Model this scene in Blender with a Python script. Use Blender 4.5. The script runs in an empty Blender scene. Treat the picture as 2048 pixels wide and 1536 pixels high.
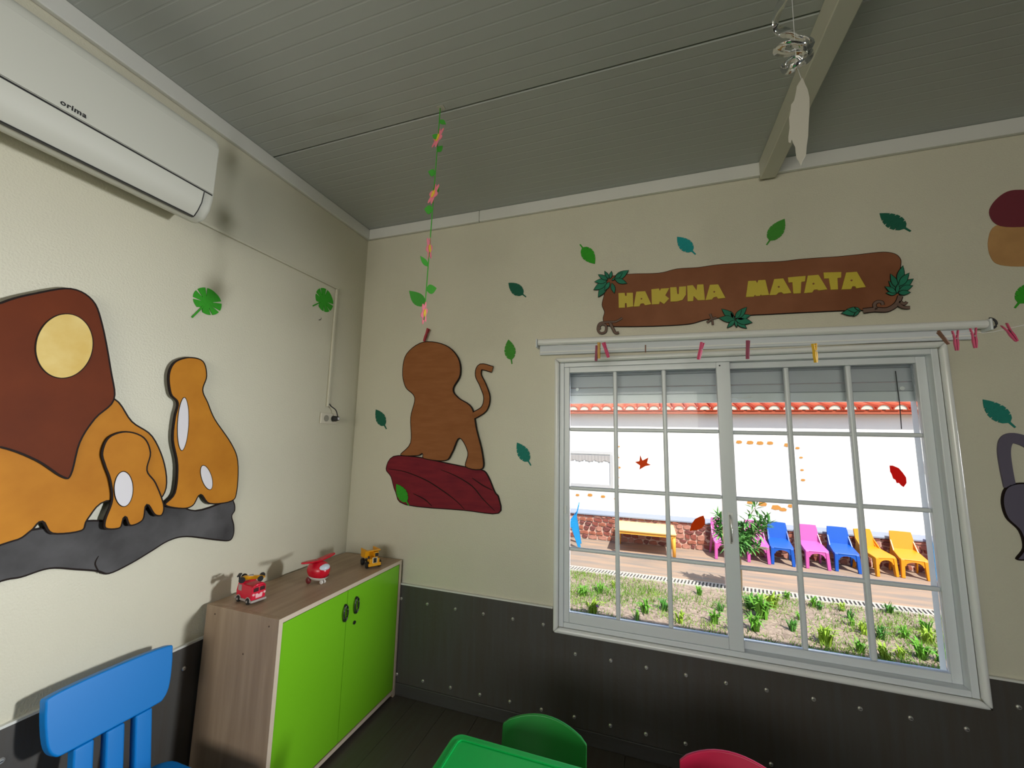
import bpy, bmesh, math, random
from math import sin, cos, pi, radians
from mathutils import Vector, Matrix, Euler
random.seed(7)
SC = bpy.context.scene
COL = SC.collection

# ------------------------------------------------------------------ camera
FPX = 797.27
CAM = Vector((1.7921, -2.1405, 1.45))
ROT = Euler((1.703, -0.0207, 0.3228), 'XYZ')
cd = bpy.data.cameras.new('camera')
cd.sensor_width = 36.0
cd.lens = FPX / 2048 * 36.0
cd.clip_start = 0.02
cam = bpy.data.objects.new('camera', cd)
cam.location = CAM
cam.rotation_euler = ROT
COL.objects.link(cam)
SC.camera = cam
SC.view_settings.view_transform = 'Standard'
SC.view_settings.look = 'None'
SC.view_settings.gamma = 1.0
SC.view_settings.use_curve_mapping = False
SC.view_settings.exposure = 0.0
try:
    SC.cycles.use_denoising = True
    SC.cycles.max_bounces = 10
    SC.cycles.diffuse_bounces = 6
    SC.cycles.transparent_max_bounces = 16
    SC.cycles.sample_clamp_indirect = 6.0
    SC.cycles.caustics_reflective = False
    SC.cycles.caustics_refractive = False
except Exception:
    pass

# ------------------------------------------------------------------ sky, sun and added fill lamps out of view
world = bpy.data.worlds.new('sky')
SC.world = world
world.use_nodes = True
nt = world.node_tree
bg = nt.nodes['Background']
sky = nt.nodes.new('ShaderNodeTexSky')
sky.sky_type = 'NISHITA'
sky.sun_disc = False
sky.sun_elevation = radians(52)
sky.sun_rotation = radians(150)
nt.links.new(sky.outputs[0], bg.inputs[0])
bg.inputs[1].default_value = 0.22
sl = bpy.data.lights.new('sun', 'SUN')
sl.energy = 7.5
sl.angle = radians(0.6)
sl.color = (1.0, 0.95, 0.86)
sun = bpy.data.objects.new('sun', sl)
COL.objects.link(sun)
SUN_TO = Vector((-0.38, 0.62, -1.0))           # direction the sunlight travels
sun.rotation_euler = SUN_TO.to_track_quat('-Z', 'Y').to_euler()


def area(name, loc, direction, sx, sy, energy, color):
    l = bpy.data.lights.new(name, 'AREA')
    l.shape = 'RECTANGLE'
    l.size, l.size_y = sx, sy
    l.energy = energy
    l.color = color
    o = bpy.data.objects.new(name, l)
    COL.objects.link(o)
    o.location = loc
    o.rotation_euler = Vector(direction).to_track_quat('-Z', 'Z').to_euler()
    return o


wr = area('fill_lamp_right', (4.95, 0.28, 1.2), (-0.93, -0.37, -0.055), 0.4, 1.15, 78, (0.97, 0.99, 1.0))  # added fill lamp beyond the invented second window, brightens the left wall
wr.data.spread = radians(52)
area('fill_lamp_front', (1.5, -5.08, 1.72), (0, 1, 0), 2.2, 1.1, 66, (1.0, 0.955, 0.86))  # added fill lamp behind the camera, no such source in view

# ------------------------------------------------------------------ helpers
RM = ROT.to_matrix()


def on(axis, val, u, v):
    """point of the plane axis = val seen at photo pixel (u, v)"""
    d = RM @ Vector(((u - 1024) / FPX, -(v - 768) / FPX, -1.0))
    return CAM + d * ((val - CAM[axis]) / d[axis])


def at_depth(u, v, dep):
    return CAM + RM @ Vector(((u - 1024) / FPX, -(v - 768) / FPX, -1.0)) * dep


def lin(h):
    h = h.lstrip('#')
    out = []
    for i in (0, 2, 4):
        c = int(h[i:i + 2], 16) / 255
        out.append(c / 12.92 if c <= 0.04045 else ((c + 0.055) / 1.055) ** 2.4)
    return tuple(out) + (1.0,)


MATS = {}


def mat(name, color, rough=0.5, metal=0.0, var=0.0, vscale=8.0, bump=0.0, bscale=200.0, stretch=None, color2=None,
        spec=0.5, coat=0.0, detail=4.0):
    if name in MATS:
        return MATS[name]
    m = bpy.data.materials.new(name)
    m.use_nodes = True
    t = m.node_tree
    b = t.nodes['Principled BSDF']
    col = lin(color) if isinstance(color, str) else tuple(color) + (1.0,)
    b.inputs['Base Color'].default_value = col
    b.inputs['Roughness'].default_value = rough
    b.inputs['Metallic'].default_value = metal
    b.inputs['Specular IOR Level'].default_value = spec
    b.inputs['Coat Weight'].default_value = coat
    tc = t.nodes.new('ShaderNodeTexCoord')
    mp = t.nodes.new('ShaderNodeMapping')
    t.links.new(tc.outputs['Object'], mp.inputs[0])
    if stretch:
        mp.inputs['Scale'].default_value = stretch
    if var or color2:
        n = t.nodes.new('ShaderNodeTexNoise')
        n.inputs['Scale'].default_value = vscale
        n.inputs['Detail'].default_value = detail
        t.links.new(mp.outputs[0], n.inputs['Vector'])
        r = t.nodes.new('ShaderNodeValToRGB')
        r.color_ramp.elements[0].position = 0.32
        r.color_ramp.elements[1].position = 0.68
        if color2:
            c2 = lin(color2)
            r.color_ramp.elements[0].color = col
            r.color_ramp.elements[1].color = c2
        else:
            r.color_ramp.elements[0].color = tuple(c * (1 - var) for c in col[:3]) + (1,)
            r.color_ramp.elements[1].color = tuple(min(1, c * (1 + var)) for c in col[:3]) + (1,)
        t.links.new(n.outputs[0], r.inputs[0])
        t.links.new(r.outputs[0], b.inputs['Base Color'])
    if bump:
        n2 = t.nodes.new('ShaderNodeTexNoise')
        n2.inputs['Scale'].default_value = bscale
        n2.inputs['Detail'].default_value = 3
        t.links.new(tc.outputs['Object'], n2.inputs['Vector'])
        bp = t.nodes.new('ShaderNodeBump')
        bp.inputs['Strength'].default_value = bump
        bp.inputs['Distance'].default_value = 0.004
        t.links.new(n2.outputs[0], bp.inputs['Height'])
        t.links.new(bp.outputs[0], b.inputs['Normal'])
    MATS[name] = m
    return m


def glass_mat():
    m = bpy.data.materials.new('window_glass')
    m.use_nodes = True
    t = m.node_tree
    t.nodes.clear()
    o = t.nodes.new('ShaderNodeOutputMaterial')
    mx = t.nodes.new('ShaderNodeMixShader')
    tr = t.nodes.new('ShaderNodeBsdfTransparent')
    tr.inputs[0].default_value = (0.97, 0.985, 0.98, 1)
    gl = t.nodes.new('ShaderNodeBsdfGlossy')
    gl.inputs['Roughness'].default_value = 0.02
    fr = t.nodes.new('ShaderNodeFresnel')
    fr.inputs[0].default_value = 1.2
    t.links.new(fr.outputs[0], mx.inputs[0])
    t.links.new(tr.outputs[0], mx.inputs[1])
    t.links.new(gl.outputs[0], mx.inputs[2])
    t.links.new(mx.outputs[0], o.inputs[0])
    return m


GLASS = glass_mat()


def translucent(name, color):
    m = bpy.data.materials.new(name)
    m.use_nodes = True
    t = m.node_tree
    b = t.nodes['Principled BSDF']
    b.inputs['Base Color'].default_value = lin(color)
    b.inputs['Roughness'].default_value = 0.7
    tr = t.nodes.new('ShaderNodeBsdfTranslucent')
    tr.inputs[0].default_value = lin(color)
    mx = t.nodes.new('ShaderNodeMixShader')
    mx.inputs[0].default_value = 0.85
    t.links.new(b.outputs[0], mx.inputs[1])
    t.links.new(tr.outputs[0], mx.inputs[2])
    t.links.new(mx.outputs[0], t.nodes['Material Output'].inputs[0])
    return m


CUBE = ((0, 1, 3, 2), (4, 6, 7, 5), (0, 4, 5, 1), (2, 3, 7, 6), (0, 2, 6, 4), (1, 5, 7, 3))


def box(bm, x0, x1, y0, y1, z0, z1, M=None):
    vs = []
    for x in (x0, x1):
        for y in (y0, y1):
            for z in (z0, z1):
                p = Vector((x, y, z))
                vs.append(bm.verts.new(M @ p if M else p))
    for f in CUBE:
        bm.faces.new([vs[i] for i in f])
    return bm


def nbox(x0, x1, y0, y1, z0, z1, M=None):
    return box(bmesh.new(), x0, x1, y0, y1, z0, z1, M)


def prism(bm, pts, ext, M=None):
    """planar polygon of 3-D points extruded by vector ext"""
    ext = Vector(ext)
    a = [Vector(p) for p in pts]
    b = [p + ext for p in a]
    if M:
        a = [M @ p for p in a]
        b = [M @ p for p in b]
    va = [bm.verts.new(p) for p in a]
    vb = [bm.verts.new(p) for p in b]
    n = len(va)
    bm.faces.new(va)
    bm.faces.new(list(reversed(vb)))
    for i in range(n):
        bm.faces.new((va[i], vb[i], vb[(i + 1) % n], va[(i + 1) % n]))
    return bm


def tube(bm, pts, r, n=8, cap=True):
    pts = [Vector(p) for p in pts]
    rings = []
    up = Vector((0, 0, 1))
    for i, p in enumerate(pts):
        d = (pts[min(i + 1, len(pts) - 1)] - pts[max(i - 1, 0)]).normalized()
        ref = up if abs(d.dot(up)) < 0.95 else Vector((1, 0, 0))
        s = d.cross(ref).normalized()
        q = s.cross(d).normalized()
        rr = r[i] if isinstance(r, (list, tuple)) else r
        rings.append([bm.verts.new(p + (s * cos(2 * pi * k / n) + q * sin(2 * pi * k / n)) * rr) for k in range(n)])
    for a, b in zip(rings, rings[1:]):
        for k in range(n):
            bm.faces.new((a[k], a[(k + 1) % n], b[(k + 1) % n], b[k]))
    if cap:
        bm.faces.new(list(reversed(rings[0])))
        bm.faces.new(rings[-1])
    return bm


def blob(bm, c, rx, ry, rz, u=16, v=10, M=None):
    ret = bmesh.ops.create_uvsphere(bm, u_segments=u, v_segments=v, radius=1.0)
    for w in ret['verts']:
        p = Vector((c[0] + w.co.x * rx, c[1] + w.co.y * ry, c[2] + w.co.z * rz))
        w.co = M @ p if M else p
    return bm


def disc(bm, c, axis, r, d, n=16):
    axis = Vector(axis).normalized()
    return tube(bm, [Vector(c) - axis * d / 2, Vector(c) + axis * d / 2], r, n)


def smooth_poly(pts, sub=5, closed=True):
    n = len(pts)
    out = []
    rng = range(n) if closed else range(n - 1)
    for i in rng:
        if closed:
            p0, p1, p2, p3 = pts[i - 1], pts[i], pts[(i + 1) % n], pts[(i + 2) % n]
        else:
            p0, p1, p2, p3 = pts[max(i - 1, 0)], pts[i], pts[i + 1], pts[min(i + 2, n - 1)]
        for k in range(sub):
            t = k / sub
            out.append(tuple(0.5 * ((2 * b) + (c - a) * t + (2 * a - 5 * b + 4 * c - d) * t * t + (3 * b - a - 3 * c + d) * t ** 3)
                             for a, b, c, d in zip(p0, p1, p2, p3)))
    if not closed:
        out.append(tuple(pts[-1]))
    return out


def obj(name, bm, material, parent=None, world=True, smooth=False, bevel=0.0, seg=2, kind=None, label=None):
    bmesh.ops.recalc_face_normals(bm, faces=bm.faces)
    me = bpy.data.meshes.new(name)
    if parent is not None and world:
        off = parent.get('_w')
        if off is not None:
            bmesh.ops.translate(bm, verts=bm.verts, vec=-Vector(off))
    bm.to_mesh(me)
    bm.free()
    if material:
        me.materials.append(material)
    o = bpy.data.objects.new(name, me)
    COL.objects.link(o)
    if parent is not None:
        o.parent = parent
    if smooth:
        for p in me.polygons:
            p.use_smooth = True
    if bevel:
        b = o.modifiers.new('bevel', 'BEVEL')
        b.width = bevel
        b.segments = seg
        b.limit_method = 'ANGLE'
        b.angle_limit = radians(40)
        if not smooth:
            for p in me.polygons:
                p.use_smooth = True
            w = o.modifiers.new('normals', 'WEIGHTED_NORMAL')
            w.keep_sharp = True
    if kind:
        o['kind'] = kind
    if label:
        o['label'] = label
    return o


WLOC = {}


def tag(o, label, cat, group=None, kind=None):
    if label:
        o['label'] = label
    if cat:
        o['category'] = cat
    if group:
        o['group'] = group
    if kind:
        o['kind'] = kind
    return o


def thing(name, label, cat, loc=(0, 0, 0), rotz=0.0, group=None, kind=None):
    """Empty at the thing's base; parts of un-rotated things may be given in world coordinates"""
    o = bpy.data.objects.new(name, None)
    o.empty_display_size = 0.1
    COL.objects.link(o)
    o.location = loc
    o.rotation_euler = (0, 0, rotz)
    tag(o, label, cat, group, kind)
    o['_w'] = tuple(loc)
    return o


def child(src, parent, loc=None, rot=None, scale=None):
    """another piece sharing the mesh of src"""
    c = src.copy()
    COL.objects.link(c)
    c.parent = parent
    if loc is not None:
        c.location = loc
    if rot is not None:
        c.rotation_euler = rot
    if scale is not None:
        c.scale = scale
    return c


def dup(root, loc, rotz, label, group=None, material=None):
    r = root.copy()
    COL.objects.link(r)
    r.location = loc
    r.rotation_euler = (0, 0, rotz)
    r['label'] = label
    if group:
        r['group'] = group
    def kids(src, dst):
        for ch in list(src.children):
            c = ch.copy()
            COL.objects.link(c)
            c.parent = dst
            if material and c.type == 'MESH':
                c.data = c.data.copy()
                c.data.materials[0] = material
            kids(ch, c)
    kids(root, r)
    return r


# ------------------------------------------------------------------ materials
M_WALL = mat('cream_plaster', (0.60, 0.575, 0.46), 0.42, var=0.03, vscale=2.0, bump=0.35, bscale=160)
M_CEIL = mat('ceiling_panel', (0.40, 0.42, 0.40), 0.38, var=0.02, vscale=1.5)
M_TRIM = mat('white_trim', (0.66, 0.66, 0.62), 0.4)
M_BEAM = mat('beam_paint', (0.56, 0.55, 0.46), 0.5)
M_UPVC = mat('white_aluminium', (0.70, 0.735, 0.765), 0.3)
M_UPVC2 = mat('white_lacquer', (0.78, 0.79, 0.78), 0.22)
M_SEAL = mat('dark_gasket', (0.02, 0.022, 0.035), 0.5)
M_WOODDARK = mat('dark_wainscot', (0.066, 0.064, 0.06), 0.42, color2='#46413c', vscale=5.0, stretch=(9, 9, 0.7), bump=0.12, bscale=60)
M_BASE = mat('dark_baseboard', (0.05, 0.05, 0.048), 0.5, color2='#3b3835', vscale=7.0, stretch=(1.0, 1.0, 9))
M_FLOOR = mat('dark_laminate', (0.075, 0.068, 0.06), 0.42, color2='#4a423b', vscale=5.0, stretch=(8, 0.7, 8))
M_SCREW = mat('screw_metal', (0.75, 0.74, 0.70), 0.28, metal=0.8)
M_AC = mat('ac_plastic', (0.60, 0.60, 0.54), 0.5, spec=0.3)
M_BLACK = mat('black_plastic', (0.012, 0.012, 0.013), 0.4)
M_DARKGREY = mat('dark_grey_paint', (0.055, 0.055, 0.058), 0.6, spec=0.12)
M_OCHRE = mat('ochre_paint', '#b0701c', 0.55, color2='#c07f24', vscale=9, spec=0.12)
M_BROWN = mat('brown_paint', '#5f2a14', 0.6, color2='#6c3117', vscale=7, spec=0.12)
M_TAN = mat('tan_paint', '#d8b86a', 0.6, color2='#e3cb86', vscale=12, spec=0.12)
M_WHITEP = mat('white_paint', '#d9d6dc', 0.6, spec=0.12)
M_ROCK = mat('rock_grey_paint', '#3c3b3c', 0.65, color2='#5b5a5c', vscale=6, detail=8, spec=0.12)
M_OUTLINE = mat('outline_paint', '#1d1310', 0.6, spec=0.12)
M_CUB = mat('cub_brown_paint', '#8a5630', 0.6, color2='#96603a', vscale=8, stretch=(1, 1, 4), spec=0.12)
M_MAROON = mat('maroon_paint', '#6d1f2b', 0.6, color2='#80262f', vscale=8, stretch=(1, 1, 5), spec=0.12)
M_SIGN = mat('sign_brown_paint', '#8f5d42', 0.6, color2='#7a4c33', vscale=4, detail=7, spec=0.12)
M_YELLOW = mat('yellow_letter', '#c4b036', 0.55)
M_LEAFD = mat('felt_dark_green', '#0e5b45', 0.85, var=0.06, vscale=90)
M_LEAFG = mat('felt_mid_green', '#3f8c2d', 0.85, var=0.06, vscale=90)
M_LEAFB = mat('felt_bright_green', '#2f9a1c', 0.85, var=0.06, vscale=90)
M_LEAFT = mat('felt_turquoise', '#108e8e', 0.85, var=0.06, vscale=90)
M_LEAFT2 = mat('felt_teal', '#15786b', 0.85, var=0.06, vscale=90)
M_FOL = mat('painted_foliage', '#137a5c', 0.7, color2='#0f664c', vscale=25)
M_VINE = mat('painted_vine', '#6a5348', 0.7)
M_CABWOOD = mat('cabinet_wood', '#ab947c', 0.5, color2='#97806a', vscale=4, stretch=(7, 7, 0.6), detail=6)
M_CABTOP = mat('cabinet_top_wood', '#ab947c', 0.45, color2='#97806a', vscale=4, stretch=(7, 0.6, 7), detail=6)
M_CABEDGE = mat('cabinet_edge', '#d6c6b2', 0.45)
M_GREEN = mat('lime_door', '#7cc621', 0.28, var=0.03, vscale=2)
M_TABLE = mat('green_plastic_table', '#08b050', 0.28)
M_TABLE2 = mat('green_plastic_inset', '#12a05a', 0.3)
M_CHG = mat('green_chair_plastic', '#1d8a35', 0.35)
M_CHR = mat('red_chair_plastic', '#c61f4a', 0.35)
M_BLUE = mat('blue_chair_plastic', '#0878c8', 0.4, spec=0.3)
M_FACADE = mat('white_facade', (0.86, 0.85, 0.82), 0.8, bump=0.3, bscale=40)
M_LEDGE = mat('pale_blue_ledge', (0.24, 0.27, 0.35), 0.7)
M_MORTAR = mat('stone_mortar', '#c4a699', 0.9)
M_STONES = [mat('stone_red', '#8a4a40', 0.85, var=0.2, vscale=20), mat('stone_rust', '#9c5e4c', 0.85, var=0.2, vscale=20),
            mat('stone_pink', '#a87465', 0.85, var=0.2, vscale=20), mat('stone_plum', '#774440', 0.85, var=0.2, vscale=20)]
M_TILE = mat('roof_terracotta', '#b5482c', 0.8, color2='#c65a38', vscale=6)
M_TILEM = mat('roof_mortar', (0.80, 0.76, 0.66), 0.9)
M_PAVE = mat('stamped_pavement', '#857a72', 0.8, color2='#a88c76', vscale=3.2, stretch=(0.5, 3.0, 1), bump=0.5, bscale=25, detail=8)
M_SOIL = mat('sandy_soil', '#75655a', 0.95, color2='#ad9a8c', vscale=38, bump=1.0, bscale=60, detail=12)
M_GRASS = mat('grass_green', '#7d9a3a', 0.7, color2='#5f8a2c', vscale=3)
M_TUFT = [mat('tuft_green', '#5f9a2a', 0.6), mat('tuft_yellow_green', '#8fae35', 0.6), mat('tuft_deep_green', '#47822f', 0.6)]
M_BUSH = mat('oleander_leaf', '#4f8a45', 0.55, color2='#6b9e52', vscale=5)
M_STEM = mat('bush_stem', '#6b5a44', 0.8)
M_CHAIRB = mat('garden_blue_plastic', '#0a50b0', 0.4)
M_CHAIRP = mat('garden_pink_plastic', '#bd559f', 0.4)
M_CHAIRY = mat('garden_yellow_plastic', '#d68a10', 0.4)
M_CHAIRC = mat('garden_sky_blue_plastic', '#1886c4', 0.4)
M_TBLY = mat('garden_table_yellow', '#f2d08c', 0.5)
M_PINK = mat('pink_felt', '#ec7f92', 0.8)
M_GARL = mat('garland_green', '#3b9c2b', 0.7)
M_YEL = mat('yellow_felt', '#e6c33b', 0.8)
M_PAPER = mat('pale_paper', (0.47, 0.45, 0.38), 0.8)
M_FOIL = mat('silver_foil', (0.86, 0.87, 0.88), 0.08, metal=1.0)
M_SHUT = mat('shutter_slat', (0.50, 0.52, 0.56), 0.45)

# ------------------------------------------------------------------ room shell
CZ = 2.84          # ceiling height
RX, RY = 5.5, -5.0  # right wall, front wall
WT = 0.14
# window 1 opening and an unseen second opening added for the fill lamp
W1 = (1.36, 2.955, 0.505, 1.86)
W2 = (3.68, 5.25, 0.55, 1.86)


def wall_with_holes(x0, x1, y0, y1, z0, z1, holes):
    bm = bmesh.new()
    xs = sorted({x0, x1} | {h[0] for h in holes} | {h[1] for h in holes})
    for a, b in zip(xs, xs[1:]):
        cut = [h for h in holes if h[0] <= a + 1e-6 and h[1] >= b - 1e-6]
        if cut:
            h = cut[0]
            if h[2] - z0 > 1e-4:
                box(bm, a, b, y0, y1, z0, h[2])
            if z1 - h[3] > 1e-4:
                box(bm, a, b, y0, y1, h[3], z1)
        else:
            box(bm, a, b, y0, y1, z0, z1)
    return bm


obj('wall_back', wall_with_holes(-WT, RX + WT, 0, WT, -0.3, CZ + 0.1, [W1, W2]), M_WALL, kind='structure')
obj('wall_left', nbox(-WT, 0, RY - WT, 0, -0.3, CZ + 0.1), M_WALL, kind='structure')
obj('wall_right', nbox(RX, RX + WT, RY - WT, 0, -0.3, CZ + 0.1), mat('grey_blue_wall', (0.22, 0.25, 0.28), 0.6), kind='structure')  # unseen wall, its colour made dark to cut bounced light
W3 = (0.3, 2.7, 1.1, 2.35)  # unseen rear opening, added and sized for the front fill light
obj('wall_front', wall_with_holes(0, RX, RY - WT, RY, -0.3, CZ + 0.1, [W3]), M_WALL, kind='structure')

# floor of laminate planks along the room's depth
fl = obj('floor', nbox(0, RX, RY, 0, -0.3, -0.012), M_BASE, kind='structure')
pw = 0.185
plank_bm = nbox(0.001, pw - 0.001, -1.2 + 0.001, -0.001, -0.0118, 0.0)
plank = obj('plank', plank_bm, M_FLOOR, fl)
first = True
i = 0
x = 0.0
while x + pw <= RX + 0.001:
    off = (i * 0.43) % 1.2
    y = -off
    if off > 0.02:
        s = off / 1.2
        child(plank, fl, (x, 0, 0), scale=(1, s, 1))
    while y > RY + 0.01:
        s = min(1.2, y - RY) / 1.2
        if first:
            plank.location = (x, y, 0)
            plank.scale = (1, s, 1)
            first = False
        else:
            child(plank, fl, (x, y, 0), scale=(1, s, 1))
        y -= 1.2
    x += pw
    i += 1

# ceiling of ribbed sandwich panels
ce = obj('ceiling', nbox(0, RX, RY, 0, CZ + 0.012, CZ + 0.1), M_CEIL, kind='structure')


def ceiling_panel(y0, y1):
    prof = [(y0 + 0.002, CZ + 0.004), (y0 + 0.006, CZ)]
    n = int(round((y1 - y0) / 0.048))
    for k in range(1, n):
        yy = y0 + (y1 - y0) * k / n
        prof += [(yy - 0.004, CZ), (yy - 0.0015, CZ + 0.0005), (yy + 0.0015, CZ + 0.0005), (yy + 0.004, CZ)]
    prof += [(y1 - 0.006, CZ), (y1 - 0.002, CZ + 0.004), (y1 - 0.002, CZ + 0.0118), (y0 + 0.002, CZ + 0.0118)]
    return prism(bmesh.new(), [(0, a, b) for a, b in prof], (RX, 0, 0))


ys = [0, -0.765, -1.765, -2.765, -3.765, RY]
for a, b in zip(ys, ys[1:]):
    obj('panel', ceiling_panel(b, a), M_CEIL, ce)

# white crown strips
cr = obj('trim_1', nbox(0.0005, 0.022, RY, -2.0, 2.768, CZ - 0.0005), M_TRIM, kind='structure', bevel=0.004)
obj('crown_board', nbox(0.0005, 0.022, -1.998, -0.0005, 2.768, CZ - 0.0005), M_TRIM, cr, bevel=0.004)
cr2 = obj('trim_2', nbox(0.0225, 0.838, -0.022, -0.0005, 2.768, CZ - 0.0005), M_TRIM, kind='structure', bevel=0.004)
obj('crown_board', nbox(0.84, RX - 0.001, -0.022, -0.0005, 2.768, CZ - 0.0005), M_TRIM, cr2, bevel=0.004)
# ceiling beam running into the wall above the window
obj('trim_3', nbox(2.355, 2.425, RY, -0.0225, 2.742, CZ - 0.0005), M_BEAM, kind='structure', bevel=0.004)

# dark wood-look wainscot with screws, baseboards
ZW = 0.5856
wb = wall_with_holes(0.0125, RX - 0.001, -0.012, -0.0005, 0.066, ZW, [(1.318, 2.996, 0.474, ZW + 0.0001)])
wp = obj('trim_4', wb, M_WOODDARK, kind='structure')
wl = obj('trim_5', nbox(0.0005, 0.012, RY, -0.0005, 0.066, ZW), M_WOODDARK, kind='structure')
cap = wall_with_holes(0.0125, RX - 0.001, -0.014, -0.0005, ZW, ZW + 0.008, [(1.318, 2.996, ZW, ZW + 0.008)])
obj('cap_strip', cap, M_TRIM, wp)
obj('cap_strip', nbox(0.0005, 0.014, RY, -0.015, ZW, ZW + 0.008), M_TRIM, wl)
obj('baseboard_back', nbox(0.019, RX - 0.001, -0.018, -0.0005, 0.0002, 0.0655), M_BASE, kind='structure', bevel=0.004)
obj('baseboard_left', nbox(0.0005, 0.018, RY, -0.0005, 0.0002, 0.0655), M_BASE, kind='structure', bevel=0.004)

bm = bmesh.new()
tube(bm, [(0, 0.0005, 0), (0, -0.003, 0), (0, -0.006, 0)], [0.0085, 0.0085, 0.005], 12)
screw = obj('screw', bm, M_SCREW, wp, world=False)
obj('screw_slot', nbox(-0.0035, 0.0035, -0.0066, -0.0055, -0.0012, 0.0012), M_BLACK, screw, world=False)
SCR = [(803, 1197), (855, 1208), (911, 1218), (967, 1228), (1026, 1238), (1087, 1249), (1151, 1308), (1222, 1321), (1293, 1335),
       (1372, 1350), (1452, 1366), (1533, 1380), (1627, 1398), (1720, 1417), (1821, 1436), (1933, 1458), (2037, 1414), (794, 1348),
       (846, 1362), (901, 1375), (960, 1389), (1020, 1403), (1083, 1419), (1149, 1434), (1221, 1451), (1292, 1468), (1371, 1487),
       (1456, 1507), (1542, 1528), (2130, 1497)]
for k, (u, v) in enumerate(SCR):
    p = on(1, -0.012, u, v)
    if k == 0:
        screw.location = p
    else:
        c = child(screw, wp, p)
        child(screw.children[0], c)
for (u, v) in [(367, 1337), (1, 1522)]:
    p = on(0, 0.012, u, v)
    c = child(screw, wl, p, rot=(0, 0, pi / 2))
    child(screw.children[0], c)


# ------------------------------------------------------------------ windows
def frame_bm(x0, x1, z0, z1, w, y0, y1, wb=None, wt=None):
    bm = bmesh.new()
    wb = wb or w
    wt = wt or w
    box(bm, x0, x0 + w, y0, y1, z0, z1)
    box(bm, x1 - w, x1, y0, y1, z0, z1)
    box(bm, x0 + w, x1 - w, y0, y1, z0, z0 + wb)
    box(bm, x0 + w, x1 - w, y0, y1, z1 - wt, z1)
    return bm


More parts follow.
